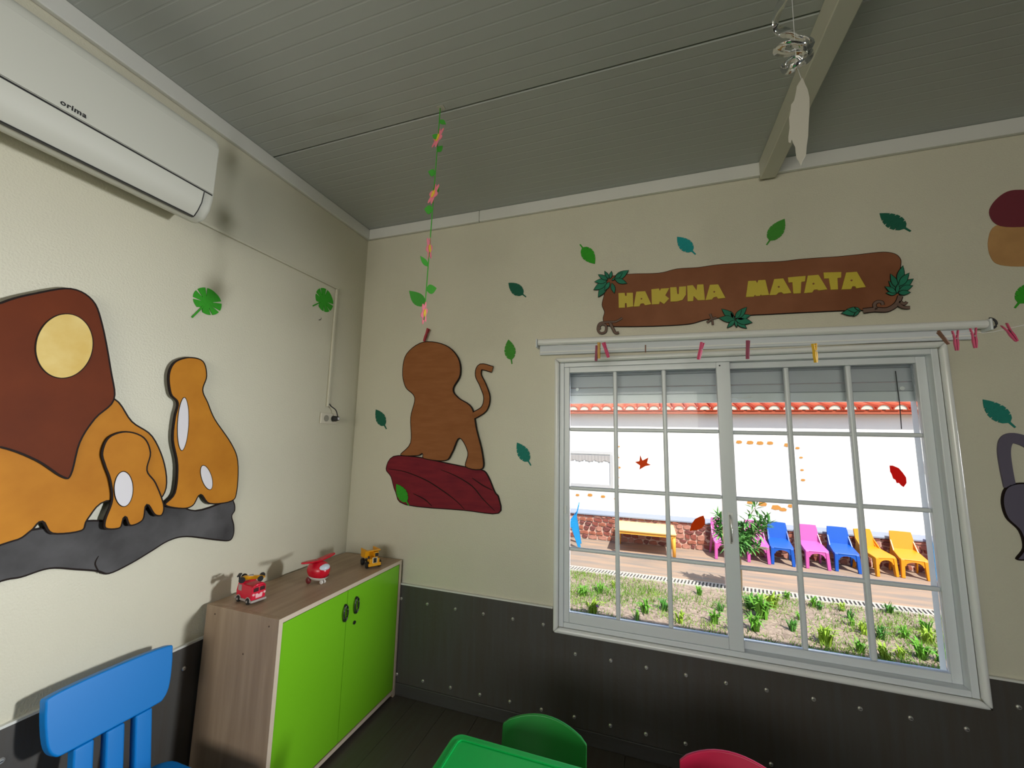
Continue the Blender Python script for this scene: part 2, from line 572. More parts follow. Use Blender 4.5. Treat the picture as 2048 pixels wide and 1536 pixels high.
def build_window(name, x0, x1, z0, z1, cols, detailed):
    w = thing(name, None, None, ((x0 + x1) / 2, 0, z0), kind='structure')
    # rounded architrave around the frame, four mitred boards
    t = 0.026
    def board(p, q, r, s):
        obj('architrave', prism(bmesh.new(), [(p[0], -0.0005, p[1]), (q[0], -0.0005, q[1]), (r[0], -0.0005, r[1]), (s[0], -0.0005, s[1])],
                                (0, -0.03, 0)), M_UPVC2, w, bevel=0.011, seg=3)
    A, B, C_, D = (x0, z0), (x1, z0), (x1, z1), (x0, z1)
    a, b, c, d = (x0 + t, z0 + t), (x1 - t, z0 + t), (x1 - t, z1 - t), (x0 + t, z1 - t)
    board(A, B, b, a); board(B, C_, c, b); board(C_, D, d, c); board(D, A, a, d)
    fx0, fx1, fz0, fz1 = x0 + t + .001, x1 - t - .001, z0 + t + .001, z1 - t - .001
    obj('frame', frame_bm(fx0, fx1, fz0, fz1, 0.024, -0.012, 0.075), M_UPVC, w, bevel=0.003)
    ix0, ix1, iz0, iz1 = fx0 + 0.0245, fx1 - 0.0245, fz0 + 0.0245, fz1 - 0.0245
    mid = 2.148 if detailed else (x0 + x1) / 2
    for side in (0, 1):
        if side == 0:
            sx0, sx1, y0, y1 = ix0, mid + 0.034, -0.008, 0.022
            w_l, w_r, w_b, w_t = 0.028, 0.060, 0.048, 0.030
        else:
            sx0, sx1, y0, y1 = mid - 0.012, ix1, 0.026, 0.056
            w_l, w_r, w_b, w_t = 0.048, 0.034, 0.034, 0.030
        bmf = bmesh.new()
        box(bmf, sx0, sx0 + w_l, y0, y1, iz0, iz1)
        box(bmf, sx1 - w_r, sx1, y0, y1, iz0, iz1)
        box(bmf, sx0 + w_l, sx1 - w_r, y0, y1, iz0, iz0 + w_b)
        box(bmf, sx0 + w_l, sx1 - w_r, y0, y1, iz1 - w_t, iz1)
        s = obj('sash', bmf, M_UPVC, w, bevel=0.003)
        gx0, gx1, gz0, gz1 = sx0 + w_l, sx1 - w_r, iz0 + w_b, iz1 - w_t
        if side == 1:
            gx0 = max(gx0, mid + 0.036)
        ym = (y0 + y1) / 2
        obj('gasket', frame_bm(gx0 - 0.0005, gx1 + 0.0005, gz0 - .0005, gz1 + .0005, 0.005, ym - 0.006, ym + 0.006), M_SEAL, s)
        # 12 panes between the muntins
        dx, dz = (gx1 - gx0) / 3, (gz1 - gz0) / 4
        g = 0.0045
        pane = None
        for ci in range(3):
            for ri in range(4):
                px, pz = gx0 + dx * (ci + .5), gz0 + dz * (ri + .5)
                if pane is None:
                    pane = obj('pane', nbox(-dx / 2 + g, dx / 2 - g, -0.002, 0.002, -dz / 2 + g, dz / 2 - g), GLASS, s, world=False)
                    pane.location = Vector((px, ym, pz)) - Vector(w['_w'])
                else:
                    child(pane, s, Vector((px, ym, pz)) - Vector(w['_w']))
        for ci in (1, 2):
            bmm = nbox(gx0 + dx * ci - 0.0105, gx0 + dx * ci + 0.0105, ym - 0.013, ym + 0.013, gz0, gz1)
            obj('muntin', bmm, M_UPVC, s, bevel=0.007, seg=3).location = -Vector(w['_w'])
        for ri in (1, 2, 3):
            bmm = nbox(gx0, gx1, ym - 0.011, ym + 0.011, gz0 + dz * ri - 0.0095, gz0 + dz * ri + 0.0095)
            obj('muntin', bmm, M_UPVC, s, bevel=0.007, seg=3).location = -Vector(w['_w'])
        if detailed and side == 0:
            # recessed pull handle on the meeting stile and a small latch on the left stile
            hx = sx1 - 0.030
            hb = nbox(hx - 0.011, hx + 0.011, -0.0125, -0.008, 0.985, 1.125)
            h = obj('handle', hb, M_UPVC2, w, bevel=0.004)
            gb = tube(bmesh.new(), [(hx - 0.003, -0.012, 1.112), (hx - 0.003, -0.030, 1.10), (hx - 0.003, -0.032, 1.0), (hx - 0.003, -0.013, 0.99)], 0.0045, 8)
            obj('grip', gb, M_SCREW, h, smooth=True).location = -Vector(w['_w'])
            obj('latch', nbox(sx0 + 0.004, sx0 + 0.016, -0.016, -0.008, 1.06, 1.10), M_UPVC2, w, bevel=0.003)
            obj('screw', disc(bmesh.new(), (sx1 - 0.045, -0.0085, iz1 - 0.018), (0, 1, 0), 0.004, 0.003), M_BLACK, w)
    return w


w1 = build_window('window_1', 1.322, 2.992, 0.478, 1.885, 3, True)
w2 = build_window('added_window_2', W2[0] - 0.035, W2[1] + 0.035, W2[2] - 0.03, W2[3] + 0.03, 3, False)  # invented window out of view, added so the right fill lamp can enter
# rolled-down part of the exterior shutter, its guides and sill
sh = thing('window_shutter', 'grey slatted roller shutter pulled part-way down outside the window', 'shutter', (2.16, 0.11, 1.645))
for (a, b) in [(1.734, 1.80), (1.80, 1.85), (1.85, 1.9)]:
    obj('slat', nbox(1.375, 2.94, 0.108, 0.122, a + 0.0002, b - 0.0002), M_SHUT, sh, bevel=0.005)
obj('slat', nbox(1.375, 2.94, 0.108, 0.122, 1.6915, 1.7336), M_SHUT, sh, bevel=0.005)
obj('bottom_bar', nbox(1.375, 2.94, 0.105, 0.125, 1.645, 1.691), M_UPVC, sh, bevel=0.004)
obj('stop_knob', disc(bmesh.new(), on(1, 0.104, 1155, 779), (0, 1, 0), 0.009, 0.012), M_UPVC2, sh)
obj('stop_knob', disc(bmesh.new(), on(1, 0.104, 1803, 777), (0, 1, 0), 0.009, 0.012), M_UPVC2, sh)
p = on(1, 0.103, 1482, 795)
obj('pull_strap', tube(bmesh.new(), [p + Vector((-0.045, 0, 0)), p + Vector((-0.02, -0.006, -0.004)), p + Vector((0.02, -0.006, -0.004)), p + Vector((0.045, 0, 0))], 0.004, 6), M_UPVC2, sh)
for xa, xb in ((1.361, 1.374), (2.928, 2.954)):
    obj('guide_rail', nbox(xa, xb, 0.085, 0.139, 0.506, 1.859), M_UPVC, sh, bevel=0.003)
cp = on(1, 0.09, 1791, 742)
obj('pull_cord', tube(bmesh.new(), [cp, cp + Vector((0.002, 0, -0.15)), on(1, 0.09, 1803, 858)], 0.0018, 6), M_DARKGREY, sh)
obj('trim_6', nbox(1.362, 2.953, 0.08, 0.2, 0.47, 0.504), M_UPVC, kind='structure')

# roller blind above the window
rb = thing('roller_blind', 'white roller blind rolled up above the window', 'blind', (2.17, 0, 1.90))
tb = bmesh.new()
tube(tb, [(1.232, -0.036, 1.975), (3.112, -0.036, 1.945)], 0.0175, 14)
obj('roller_tube', tb, M_UPVC2, rb, smooth=False, bevel=0)
fb = prism(bmesh.new(), [(1.236, -0.022, 1.972), (3.09, -0.022, 1.943), (3.09, -0.022, 1.888), (1.236, -0.022, 1.906)], (0, 0.018, 0))
obj('rolled_fabric', fb, mat('blind_fabric', (0.62, 0.65, 0.69), 0.7), rb, bevel=0.004)
obj('bottom_rail', prism(bmesh.new(), [(1.24, -0.026, 1.925), (3.085, -0.026, 1.906), (3.085, -0.026, 1.899), (1.24, -0.026, 1.918)], (0, 0.004, 0)), M_UPVC2, rb)
for x, z in ((1.222, 1.966), (3.114, 1.938)):
    obj('end_bracket', nbox(x, x + 0.008, -0.058, -0.001, z - 0.022, z + 0.026), M_UPVC, rb, bevel=0.003)
ring = tube(bmesh.new(), [(3.125 + 0.02 * cos(a), -0.036, 1.947 + 0.022 * sin(a)) for a in [k * 0.35 - 1.6 for k in range(10)]], 0.004, 6)
obj('chain_loop', ring, M_DARKGREY, rb)

# ------------------------------------------------------------------ wall cut-outs
def wpt(u, v, wall='b', d=0.0):
    return on(1, -d, u, v) if wall == 'b' else on(0, d, u, v)


def inset(pts, n, k):
    """shrink a planar outline by k towards its inside (n = plane normal)"""
    P = [Vector(p) for p in pts]
    m = len(P)
    ar = Vector((0, 0, 0))
    for i in range(m):
        ar += P[i].cross(P[(i + 1) % m])
    sgn = 1 if ar.dot(n) > 0 else -1
    out = []
    for i in range(m):
        d1 = (P[i] - P[i - 1])
        d2 = (P[(i + 1) % m] - P[i])
        nn = (n.cross(d1.normalized()) + n.cross(d2.normalized()))
        if nn.length < 1e-6:
            out.append(P[i]); continue
        out.append(P[i] + nn.normalized() * k * sgn)
    return out


def flat(name, px, material, parent, wall, d0, th, sub=5, edge=None, px_scale=None, k=0.0055):
    """board of the given outline lying d0 proud of the wall, th thick"""
    pts = smooth_poly(px, sub) if sub else px
    P = [wpt(u, v, wall, d0) for u, v in pts]
    n = Vector((0, -1, 0)) if wall == 'b' else Vector((1, 0, 0))
    if edge:
        o = obj(name, prism(bmesh.new(), P, n * (th - 0.001)), edge, parent)
        q = inset(P, n, k)
        q = [p + n * (th - 0.001) for p in q]
        obj('painted_face', prism(bmesh.new(), q, n * 0.001), material, parent)
        return o
    return obj(name, prism(bmesh.new(), P, n * th), material, parent)


def strip(name, px, width, material, parent, wall, d0, th=0.001):
    pts = smooth_poly(px, 5, closed=False)
    P = [wpt(u, v, wall, d0) for u, v in pts]
    n = Vector((0, -1, 0)) if wall == 'b' else Vector((1, 0, 0))
    L, Rr = [], []
    m = len(P)
    for i in range(m):
        d = (P[min(i + 1, m - 1)] - P[max(i - 1, 0)]).normalized()
        s = n.cross(d)
        ww = width * (0.35 + 0.65 * sin(pi * (i + 0.5) / m)) if not isinstance(width, tuple) else width[0] + (width[1] - width[0]) * i / m
        L.append(P[i] + s * ww / 2)
        Rr.append(P[i] - s * ww / 2)
    bm = bmesh.new()
    for i in range(m - 1):
        prism(bm, [L[i], L[i + 1], Rr[i + 1], Rr[i]], n * th)
    bmesh.ops.remove_doubles(bm, verts=bm.verts, dist=1e-6)
    return obj(name, bm, material, parent)


def ellipse(cx, cy, rx, ry, rot=0, n=14):
    return [(cx + rx * cos(a) * cos(rot) - ry * sin(a) * sin(rot), cy + rx * cos(a) * sin(rot) + ry * sin(a) * cos(rot))
            for a in [2 * pi * k / n for k in range(n)]]


def cutout(name, label, loc_px, wall):
    return thing(name, label, 'wall cutout', wpt(loc_px[0], loc_px[1], wall, 0))


# grey rock ledge on the left wall
g = cutout('rock_ledge_cutout', 'long dark grey painted rock ledge cutout low on the left wall', (250, 1150), 'l')
flat('board', [(-90, 1085), (0, 1066), (60, 1058), (170, 1040), (245, 1040), (300, 1012), (340, 1004), (390, 1020), (455, 1000), (466, 1004),
               (468, 1020), (462, 1032), (466, 1050), (465, 1070), (455, 1082), (425, 1080), (370, 1074), (335, 1082), (300, 1103),
               (260, 1127), (215, 1148), (190, 1143), (150, 1140), (95, 1138), (40, 1155), (0, 1163), (-90, 1195)], M_ROCK, g, 'l', 0.0006, 0.009, edge=M_OUTLINE)
strip('painted_line', [(197, 1112), (190, 1128), (200, 1147)], 0.004, M_OUTLINE, g, 'l', 0.0096)

# plain stand-in boards for the painted figures (no faces)
g = cutout('painted_cutout', 'largest painted cutout, brown above ochre, at the left edge of the left wall', (100, 1080), 'l')
flat('board', [(-90, 880), (60, 820), (150, 780), (226, 796), (262, 842), (303, 872), (328, 930), (328, 985), (290, 1012), (210, 1003), (174, 1038),
               (160, 1062), (100, 1068), (80, 1044), (60, 1062), (20, 1084), (-90, 1094)], M_OCHRE, g, 'l', 0.011, 0.009, edge=M_OUTLINE)
flat('brown_layer', [(-90, 650), (0, 604), (70, 585), (140, 576), (185, 600), (205, 650), (222, 740), (228, 800), (190, 838), (160, 885),
                     (142, 950), (122, 955), (70, 922), (0, 896), (-90, 885)], M_BROWN, g, 'l', 0.021, 0.005, edge=M_OUTLINE)
flat('tan_layer', ellipse(128, 692, 58, 66, 0.3), M_TAN, g, 'l', 0.0265, 0.002, edge=M_OUTLINE, k=0.003)

g = cutout('painted_cutout', 'smallest ochre painted cutout with a white oval, on the grey rock ledge', (255, 1050), 'l')
flat('board', [(200, 905), (214, 874), (250, 862), (286, 874), (300, 905), (293, 940), (310, 965), (326, 1008), (322, 1030), (306, 1030), (291, 1010),
               (284, 1040), (257, 1052), (247, 1034), (238, 1056), (208, 1058), (206, 1040), (220, 1000), (216, 960), (206, 932)], M_OCHRE, g, 'l', 0.021, 0.008, edge=M_OUTLINE)
flat('white_oval', ellipse(247, 978, 20, 36), M_WHITEP, g, 'l', 0.0292, 0.001, edge=M_OUTLINE, k=0.003)

g = cutout('painted_cutout', 'tall ochre painted cutout with white stripe at the right end of the rock ledge', (400, 1010), 'l')
flat('board', [(334, 750), (346, 724), (375, 714), (404, 722), (412, 752), (404, 780), (414, 805), (428, 838), (460, 885), (474, 922), (472, 982), (460, 1003),
               (416, 1008), (398, 990), (384, 1011), (362, 1018), (326, 1010), (346, 985), (351, 930), (342, 880), (346, 835), (352, 806), (338, 788)],
     M_OCHRE, g, 'l', 0.0115, 0.009, edge=M_OUTLINE)
flat('white_stripe', ellipse(366, 848, 12, 54, 0.05), M_WHITEP, g, 'l', 0.0207, 0.001, edge=M_OUTLINE, k=0.003)
flat('white_oval', ellipse(413, 955, 11, 26, -0.3), M_WHITEP, g, 'l', 0.0207, 0.001, edge=M_OUTLINE, k=0.003)

# maroon rock and plain brown stand-in on the window wall
g = cutout('rock_cutout', 'maroon painted rock cutout with dark curved lines beside the room corner', (890, 1020), 'b')
flat('board', [(773, 937), (788, 912), (835, 913), (884, 923), (928, 932), (965, 939), (978, 952), (991, 983), (999, 995), (998, 1027), (928, 1021), (813, 1010),
               (792, 984), (783, 954)], M_MAROON, g, 'b', 0.0006, 0.009, sub=4, edge=M_OUTLINE)
for ln in ([(210, 1090), (330, 1110), (480, 1170), (600, 1245), (700, 1320), (765, 1385)], [(590, 1095), (700, 1140), (820, 1215), (900, 1310), (985, 1395)],
           [(820, 1155), (900, 1210), (970, 1246)], [(390, 1270), (470, 1310), (525, 1360)]):
    strip('painted_line', [(720 + a / 3.6575, 640 + b / 3.6575) for a, b in ln], 0.006, M_OUTLINE, g, 'b', 0.0096)

g = cutout('painted_cutout', 'plain brown painted cutout with curled tail standing on the maroon rock', (890, 930), 'b')
flat('board', [(806, 745), (814, 708), (848, 684), (892, 690), (918, 716), (922, 750), (908, 778), (918, 795), (945, 815), (955, 860), (966, 905), (966, 938), (932, 934),
               (936, 905), (920, 877), (906, 905), (892, 922), (850, 918), (846, 908), (836, 912), (802, 910), (822, 885), (822, 835), (830, 796), (812, 775)],
     M_CUB, g, 'b', 0.011, 0.009, edge=M_OUTLINE)
for wd, mm, dd in ((0.045, M_OUTLINE, 0.011), (0.034, M_CUB, 0.0155)):
    strip('tail', [(946, 832), (968, 818), (974, 795), (966, 770), (957, 750), (962, 734), (985, 739)], (wd, wd * 0.9), mm, g, 'b', dd, 0.0045)

# printed shapes at the right edge
g = cutout('wall_sticker', 'maroon and ochre wall sticker high at the right edge of the window wall', (2040, 530), 'b')
flat('ochre_patch', [(1976, 480), (1990, 452), (2040, 445), (2100, 460), (2110, 515), (2060, 532), (2000, 530), (1980, 512)], mat('sticker_ochre', '#a87d4c', 0.6, color2='#b98d58', vscale=12), g, 'b', 0.0004, 0.0016)
flat('maroon_patch', [(1978, 425), (1996, 395), (2030, 380), (2090, 390), (2110, 440), (2070, 452), (2000, 452)], mat('sticker_maroon', '#6d2430', 0.6), g, 'b', 0.0021, 0.0012)
g = cutout('painted_cutout', 'purple grey painted cutout with looped tail right of the window', (2040, 1110), 'b')
flat('board', [(2001, 1000), (2012, 972), (2050, 965), (2120, 975), (2130, 1060), (2090, 1100), (2060, 1118), (2030, 1118), (2044, 1095), (2036, 1062), (2010, 1035)],
     mat('purple_grey_paint', '#5a5466', 0.65), g, 'b', 0.0006, 0.008, edge=M_OUTLINE)
strip('tail', [(2018, 975), (2010, 935), (2006, 900), (2012, 880), (2030, 877), (2060, 890), (2080, 920)], (0.035, 0.045), mat('purple_grey_paint', '#5a5466'), g, 'b', 0.0006, 0.007)

# ------------------------------------------------------------------ sign
def s3(p):
    return (1140 + p[0] / 2.695, 380 + p[1] / 2.695)


sg = thing('wall_sign', 'long brown painted wooden sign with yellow letters above the window', 'sign', wpt(1500, 640, 'b'))
flat('board', [s3(p) for p in [(215, 470), (330, 455), (480, 450), (575, 428), (690, 420), (800, 405), (960, 395), (1130, 388), (1250, 375), (1440, 362), (1560, 350),
                               (1680, 338), (1745, 348), (1775, 375), (1778, 410), (1765, 480), (1770, 560), (1740, 620), (1660, 650), (1480, 655), (1250, 665), (1060, 675),
                               (960, 680), (750, 700), (650, 725), (520, 735), (330, 740), (200, 735), (178, 700), (185, 660), (172, 620), (185, 560), (180, 510)]],
     M_SIGN, sg, 'b', 0.0006, 0.011, edge=M_OUTLINE, k=0.003)
LET = [  # outlines measured on two enlarged crops of the sign
    (0, [(125, 415), (215, 412), (222, 455), (245, 455), (245, 412), (335, 410), (340, 610), (248, 622), (243, 560), (220, 562), (218, 625), (130, 630)], None),
    (0, [(385, 395), (515, 388), (602, 576), (515, 592), (490, 562), (448, 570), (430, 608), (347, 612)], (460, 494)),
    (0, [(605, 360), (715, 348), (728, 385), (745, 350), (868, 342), (808, 448), (865, 495), (790, 575), (728, 535), (718, 575), (612, 580)], None),
    (0, [(880, 332), (970, 328), (985, 430), (1005, 430), (1010, 322), (1112, 316), (1108, 440), (1060, 515), (985, 535), (885, 540)], None),
    (0, [(1128, 308), (1210, 300), (1265, 375), (1275, 292), (1365, 288), (1386, 515), (1285, 520), (1222, 455), (1215, 530), (1135, 535)], None),
    (0, [(1460, 295), (1580, 288), (1685, 485), (1580, 498), (1560, 468), (1515, 475), (1492, 508), (1396, 518)], (1525, 392)),
    (1, [(190, 312), (300, 308), (320, 345), (340, 300), (440, 296), (493, 515), (385, 522), (375, 508), (360, 528), (300, 530), (290, 510), (272, 540), (158, 545)], None),
    (1, [(570, 285), (700, 275), (820, 485), (705, 500), (680, 475), (635, 480), (600, 515), (500, 518)], (640, 393)),
    (1, [(770, 260), (1028, 238), (1018, 318), (965, 325), (955, 490), (850, 496), (835, 328), (780, 335)], None),
    (1, [(1060, 235), (1215, 222), (1345, 435), (1220, 450), (1195, 435), (1150, 440), (1125, 478), (1005, 490)], (1148, 347)),
    (1, [(1290, 190), (1548, 182), (1545, 262), (1492, 270), (1500, 435), (1395, 440), (1370, 275), (1300, 278)], None),
    (1, [(1620, 190), (1775, 178), (1905, 400), (1770, 418), (1750, 388), (1710, 390), (1690, 430), (1552, 436)], (1705, 298))]
for crop, pts, hole in LET:
    ox, oy = ((1220, 530), (1470, 520))[crop]
    P = [wpt(ox + a / 7.314, oy + b / 7.314, 'b', 0.0117) for a, b in pts]
    o = obj('letter', prism(bmesh.new(), P, (0, -0.005, 0)), M_YELLOW, sg)
    if hole:
        c = wpt(ox + hole[0] / 7.314, oy + hole[1] / 7.314, 'b', 0.0170)
        obj('letter_hole', disc(bmesh.new(), c, (0, 1, 0), 0.0042, 0.0008, 10), M_SIGN, o).location = -Vector(sg['_w'])


def leaf_poly(base, tip, wr=0.38, n=7, jag=0.0):
    bx, by = base
    dx, dy = tip[0] - bx, tip[1] - by
    out = []
    for s in (1, -1):
        rng = range(n + 1) if s == 1 else range(n - 1, 0, -1)
        for k in rng:
            t = k / n
            w = wr * 0.5 * sin(pi * t ** 0.85) * (1 - jag * (k % 2))
            out.append((bx + dx * t - dy * w * s, by + dy * t + dx * w * s))
    return out


LV = [((200, 500), (150, 580)), ((200, 495), (125, 540)), ((200, 490), (130, 495)), ((205, 485), (150, 455)), ((210, 480), (185, 435)), ((215, 480), (225, 435)),
      ((225, 490), (245, 470)), ((225, 500), (240, 560)), ((235, 485), (318, 432)), ((240, 480), (285, 445)), ((240, 480), (310, 505)), ((215, 495), (185, 545)),
      # bottom middle
      ((890, 700), (815, 640)), ((890, 700), (800, 690)), ((890, 700), (845, 745)), ((890, 700), (900, 745)), ((890, 700), (955, 748)), ((890, 700), (985, 715)),
      ((890, 695), (955, 630)), ((890, 695), (925, 640)), ((880, 695), (865, 650)), ((895, 695), (975, 675)),
      # right
      ((1760, 560), (1700, 555)), ((1760, 555), (1695, 520)), ((1762, 545), (1715, 490)), ((1765, 530), (1725, 450)), ((1770, 510), (1795, 405)), ((1770, 520), (1830, 445)),
      ((1770, 535), (1853, 478)), ((1768, 545), (1850, 515)), ((1765, 555), (1838, 552)), ((1760, 560), (1770, 500)),
      # small lower right
      ((1570, 650), (1460, 665)), ((1570, 650), (1490, 642)), ((1560, 652), (1525, 684)), ((1565, 648), (1530, 632))]
for i, (b, t) in enumerate(LV):
    d = 0.0135 + 0.0012 * (i % 4)
    flat('leaf', [s3(p) for p in leaf_poly(b, t, 0.42)], M_FOL, sg, 'b', d, 0.002, sub=0, edge=M_OUTLINE, k=0.0026)
for pts, wd in (([(160, 752), (158, 735), (176, 722), (195, 735), (190, 765), (165, 772), (150, 752), (160, 720), (200, 712), (245, 710), (282, 690)], 0.009),
                ([(215, 715), (230, 745), (245, 770), (264, 768)], 0.011),
                ([(738, 715), (765, 695), (790, 688)], 0.008), ([(755, 668), (765, 695), (770, 728)], 0.007),
                ([(1580, 652), (1640, 645), (1710, 645), (1760, 615), (1780, 572)], 0.016), ([(1650, 645), (1640, 620), (1655, 603), (1680, 605), (1685, 620)], 0.010),
                ([(1760, 610), (1795, 632), (1832, 634)], 0.011), ([(1775, 600), (1800, 615), (1815, 603)], 0.009)):
    strip('vine', [s3(p) for p in pts], (wd * 1.6, wd * 1.3), M_OUTLINE, sg, 'b', 0.0122, 0.002)
    strip('vine', [s3(p) for p in pts], (wd * 1.15, wd * 0.95), M_VINE, sg, 'b', 0.0143, 0.0014)

# ------------------------------------------------------------------ felt leaves on the walls
def wall_leaf(tip, stem, material, label, d0=0.0006):
    """notched felt leaf between two photo pixels on the window wall"""
    T, S = wpt(*tip, 'b', d0), wpt(*stem, 'b', d0)
    o = tag(None or thing('felt_leaf', label, 'leaf', (T + S) / 2, group='felt leaves on the window wall'), label, 'leaf')
    d = T - S
    L = d.length
    e = d / L
    n = Vector((0, -1, 0))
    s = n.cross(e)
    def pt(t, w):
        return S + e * (L * t) + s * (L * w)
    prof = [(.18, .03), (.24, .13), (.33, .19), (.352, .125), (.362, .205), (.48, .235), (.505, .16), (.515, .235), (.62, .225), (.645, .145), (.655, .21), (.76, .17), (.785, .10), (.79, .155), (.9, .08), (1, 0)]
    right = [pt(t, w) for t, w in prof]
    left = [pt(t, -w * (0.96 if k % 3 else 1.04)) for k, (t, w) in enumerate(prof[:-1])]
    obj('blade', prism(bmesh.new(), right + list(reversed(left)), n * 0.003), material, o)
    obj('stalk', prism(bmesh.new(), [pt(0, .022), pt(.2, .028), pt(.2, -.028), pt(0, -.022)], n * 0.0028), material, o)
    return o


wall_leaf((1017, 566), (1052, 594), M_LEAFD, 'dark green felt leaf up left of the sign, tip pointing up left')
wall_leaf((1017, 679), (1024, 728), M_LEAFG, 'mid green felt leaf, tip up, just left of the roller blind')
wall_leaf((752, 819), (773, 858), M_LEAFD, 'dark green felt leaf between the room corner and the brown cutout')
wall_leaf((1034, 885), (1062, 931), M_LEAFT2, 'blue green felt leaf between the maroon rock and the window')
wall_leaf((793, 968), (818, 1011), M_LEAFB, 'bright green felt leaf stuck on the maroon rock cutout', d0=0.0112)
wall_leaf((1190, 528), (1160, 489), M_LEAFB, 'bright green felt leaf above the left end of the sign, tip down')
wall_leaf((1354, 474), (1391, 509), M_LEAFT, 'turquoise felt leaf above the middle of the sign')
wall_leaf((1569, 438), (1533, 490), M_LEAFG, 'mid green felt leaf above the sign, tip pointing up right')
wall_leaf((1759, 427), (1821, 463), M_LEAFD, 'large dark green felt leaf above the right end of the sign')
wall_leaf((1965, 799), (2030, 855), M_LEAFT2, 'large teal felt leaf right of the window')
wall_leaf((2075, 560), (2029, 616), M_LEAFB, 'bright green felt leaf cut off by the right edge of the photo')


def monstera(c, R, stem, material, label, wall='l'):
    C0, S0 = wpt(*c, wall, 0.0006), wpt(*stem, wall, 0.0006)
    o = thing('monstera_leaf', label, 'leaf', C0, group='monstera leaves on the left wall')
    n = Vector((1, 0, 0))
    e = (S0 - C0)
    e.normalize()
    s = n.cross(e)
    pts = []
    N = 126
    for k in range(N):
        a = 2 * pi * (k + .5) / N
        # a = 0 at the stalk, pi at the tip
        r = R * (0.80 + 0.26 * (0.5 - 0.5 * cos(a)) + 0.10 * abs(sin(a)))
        if a < 0.3 or a > 2 * pi - 0.3:
            r *= 0.55 + 1.5 * min(a, 2 * pi - a)
        m = (k % 14)
        aa = min(a, 2 * pi - a)
        if aa > 0.55 and aa < 2.95 and m in (6, 7):
            r *= 0.42
        pts.append(C0 + (e * cos(a) + s * sin(a)) * r)
    obj('blade', prism(bmesh.new(), pts, n * 0.003), material, o)
    obj('stalk', tube(bmesh.new(), [C0 + e * R * 0.4 + n * 0.003, S0 + n * 0.003], 0.0035, 6), material, o)


monstera((413, 605), 0.058, (383, 635), M_LEAFB, 'larger green monstera leaf cutout, between the ochre figures and the corner')
monstera((647, 601), 0.068, (625, 612), M_LEAFB, 'smaller looking green monstera leaf cutout beside the cable trunking')

# ------------------------------------------------------------------ air conditioner
ac = thing('air_conditioner', 'white wall-mounted split air conditioner high on the left wall', 'air conditioner', (0.0, -1.6, 2.30))
YR, YL = -1.135, -2.02
prof = [(0.0005, 2.315), (0.06, 2.292), (0.12, 2.255), (0.165, 2.262), (0.195, 2.30), (0.205, 2.352), (0.205, 2.56), (0.19, 2.60), (0.165, 2.612), (0.0005, 2.615)]
obj('body', prism(bmesh.new(), [(a, YL, b) for a, b in prof], (0, YR - YL, 0)), M_AC, ac, bevel=0.016, seg=4)
obj('front_panel', prism(bmesh.new(), [(0.2065, YL + 0.012, 2.364), (0.2105, YL + 0.012, 2.364), (0.2105, YL + 0.012, 2.556), (0.2065, YL + 0.012, 2.556)], (0, YR - YL - 0.024, 0)), M_AC, ac, bevel=0.0015)
fl_pts = [(0.2062, 2.355), (0.2095, 2.354), (0.2035, 2.312), (0.187, 2.282), (0.170, 2.262), (0.168, 2.266), (0.184, 2.286), (0.2, 2.314)]
obj('air_flap', prism(bmesh.new(), [(a, YL + 0.06, b) for a, b in fl_pts], (0, YR - YL - 0.105, 0)), M_AC, ac, bevel=0.001)
obj('panel_seam', nbox(0.2035, 0.2068, YL + 0.012, YR - 0.012, 2.3575, 2.3622), M_BLACK, ac)
obj('flap_seam', nbox(0.160, 0.172, YL + 0.06, YR - 0.045, 2.2575, 2.2615), M_BLACK, ac)
obj('flap_seam', prism(bmesh.new(), [(a + 0.0006, YR - 0.045, b) for a, b in fl_pts], (0, 0.003, 0)), M_BLACK, ac)
fc = bpy.data.curves.new('lettering', 'FONT')
fc.body = 'orima'
fc.size = 0.038
fc.extrude = 0.0008
fc.offset = 0.0006
fc.space_character = 1.12
tmp = bpy.data.objects.new('tmp', fc)
COL.objects.link(tmp)
bpy.context.view_layer.update()
me = bpy.data.meshes.new_from_object(tmp.evaluated_get(bpy.context.evaluated_depsgraph_get()))
bpy.data.objects.remove(tmp)
lt = bpy.data.objects.new('lettering', me)
me.name = 'lettering'
me.materials.clear()
me.materials.append(M_BLACK)
COL.objects.link(lt)
lt.parent = ac
p0, p1 = on(0, 0.2112, 120, 207), on(0, 0.2112, 173, 234)
lt.location = p0 - Vector(ac['_w'])
lt.rotation_euler = (pi / 2, 0, pi / 2)
wdt = max(v.co.x for v in me.vertices)
k = abs(p1.y - p0.y) / wdt
lt.scale = (k, k, 1)

# cable trunking, socket and plug
tr = thing('cable_trunking', 'thin cream cable trunking running from the air conditioner down to the socket', 'trunking', (0.0, -0.26, 1.62))
obj('duct', nbox(0.0005, 0.014, -1.13, -0.2485, 2.328, 2.342), M_WALL, tr, bevel=0.003)
obj('duct', nbox(0.0005, 0.014, -0.2625, -0.2485, 1.605, 2.3275), M_WALL, tr, bevel=0.003)
so = thing('wall_socket', 'cream double wall socket near the corner with black plug', 'socket', on(0, 0, 652, 838))
pc = on(0, 0, 655, 837)
obj('plate', nbox(0.0005, 0.012, pc.y - 0.062, pc.y + 0.062, pc.z - 0.032, pc.z + 0.032), mat('socket_plastic', (0.62, 0.58, 0.48), 0.4), so, bevel=0.004)
obj('socket_well', disc(bmesh.new(), (0.0122, pc.y - 0.022, pc.z), (1, 0, 0), 0.019, 0.002, 20), mat('socket_inner', (0.28, 0.27, 0.22), 0.5), so)
obj('socket_well', disc(bmesh.new(), (0.0122, pc.y + 0.032, pc.z), (1, 0, 0), 0.019, 0.002, 20), mat('socket_inner', (0.28, 0.27, 0.22), 0.5), so)
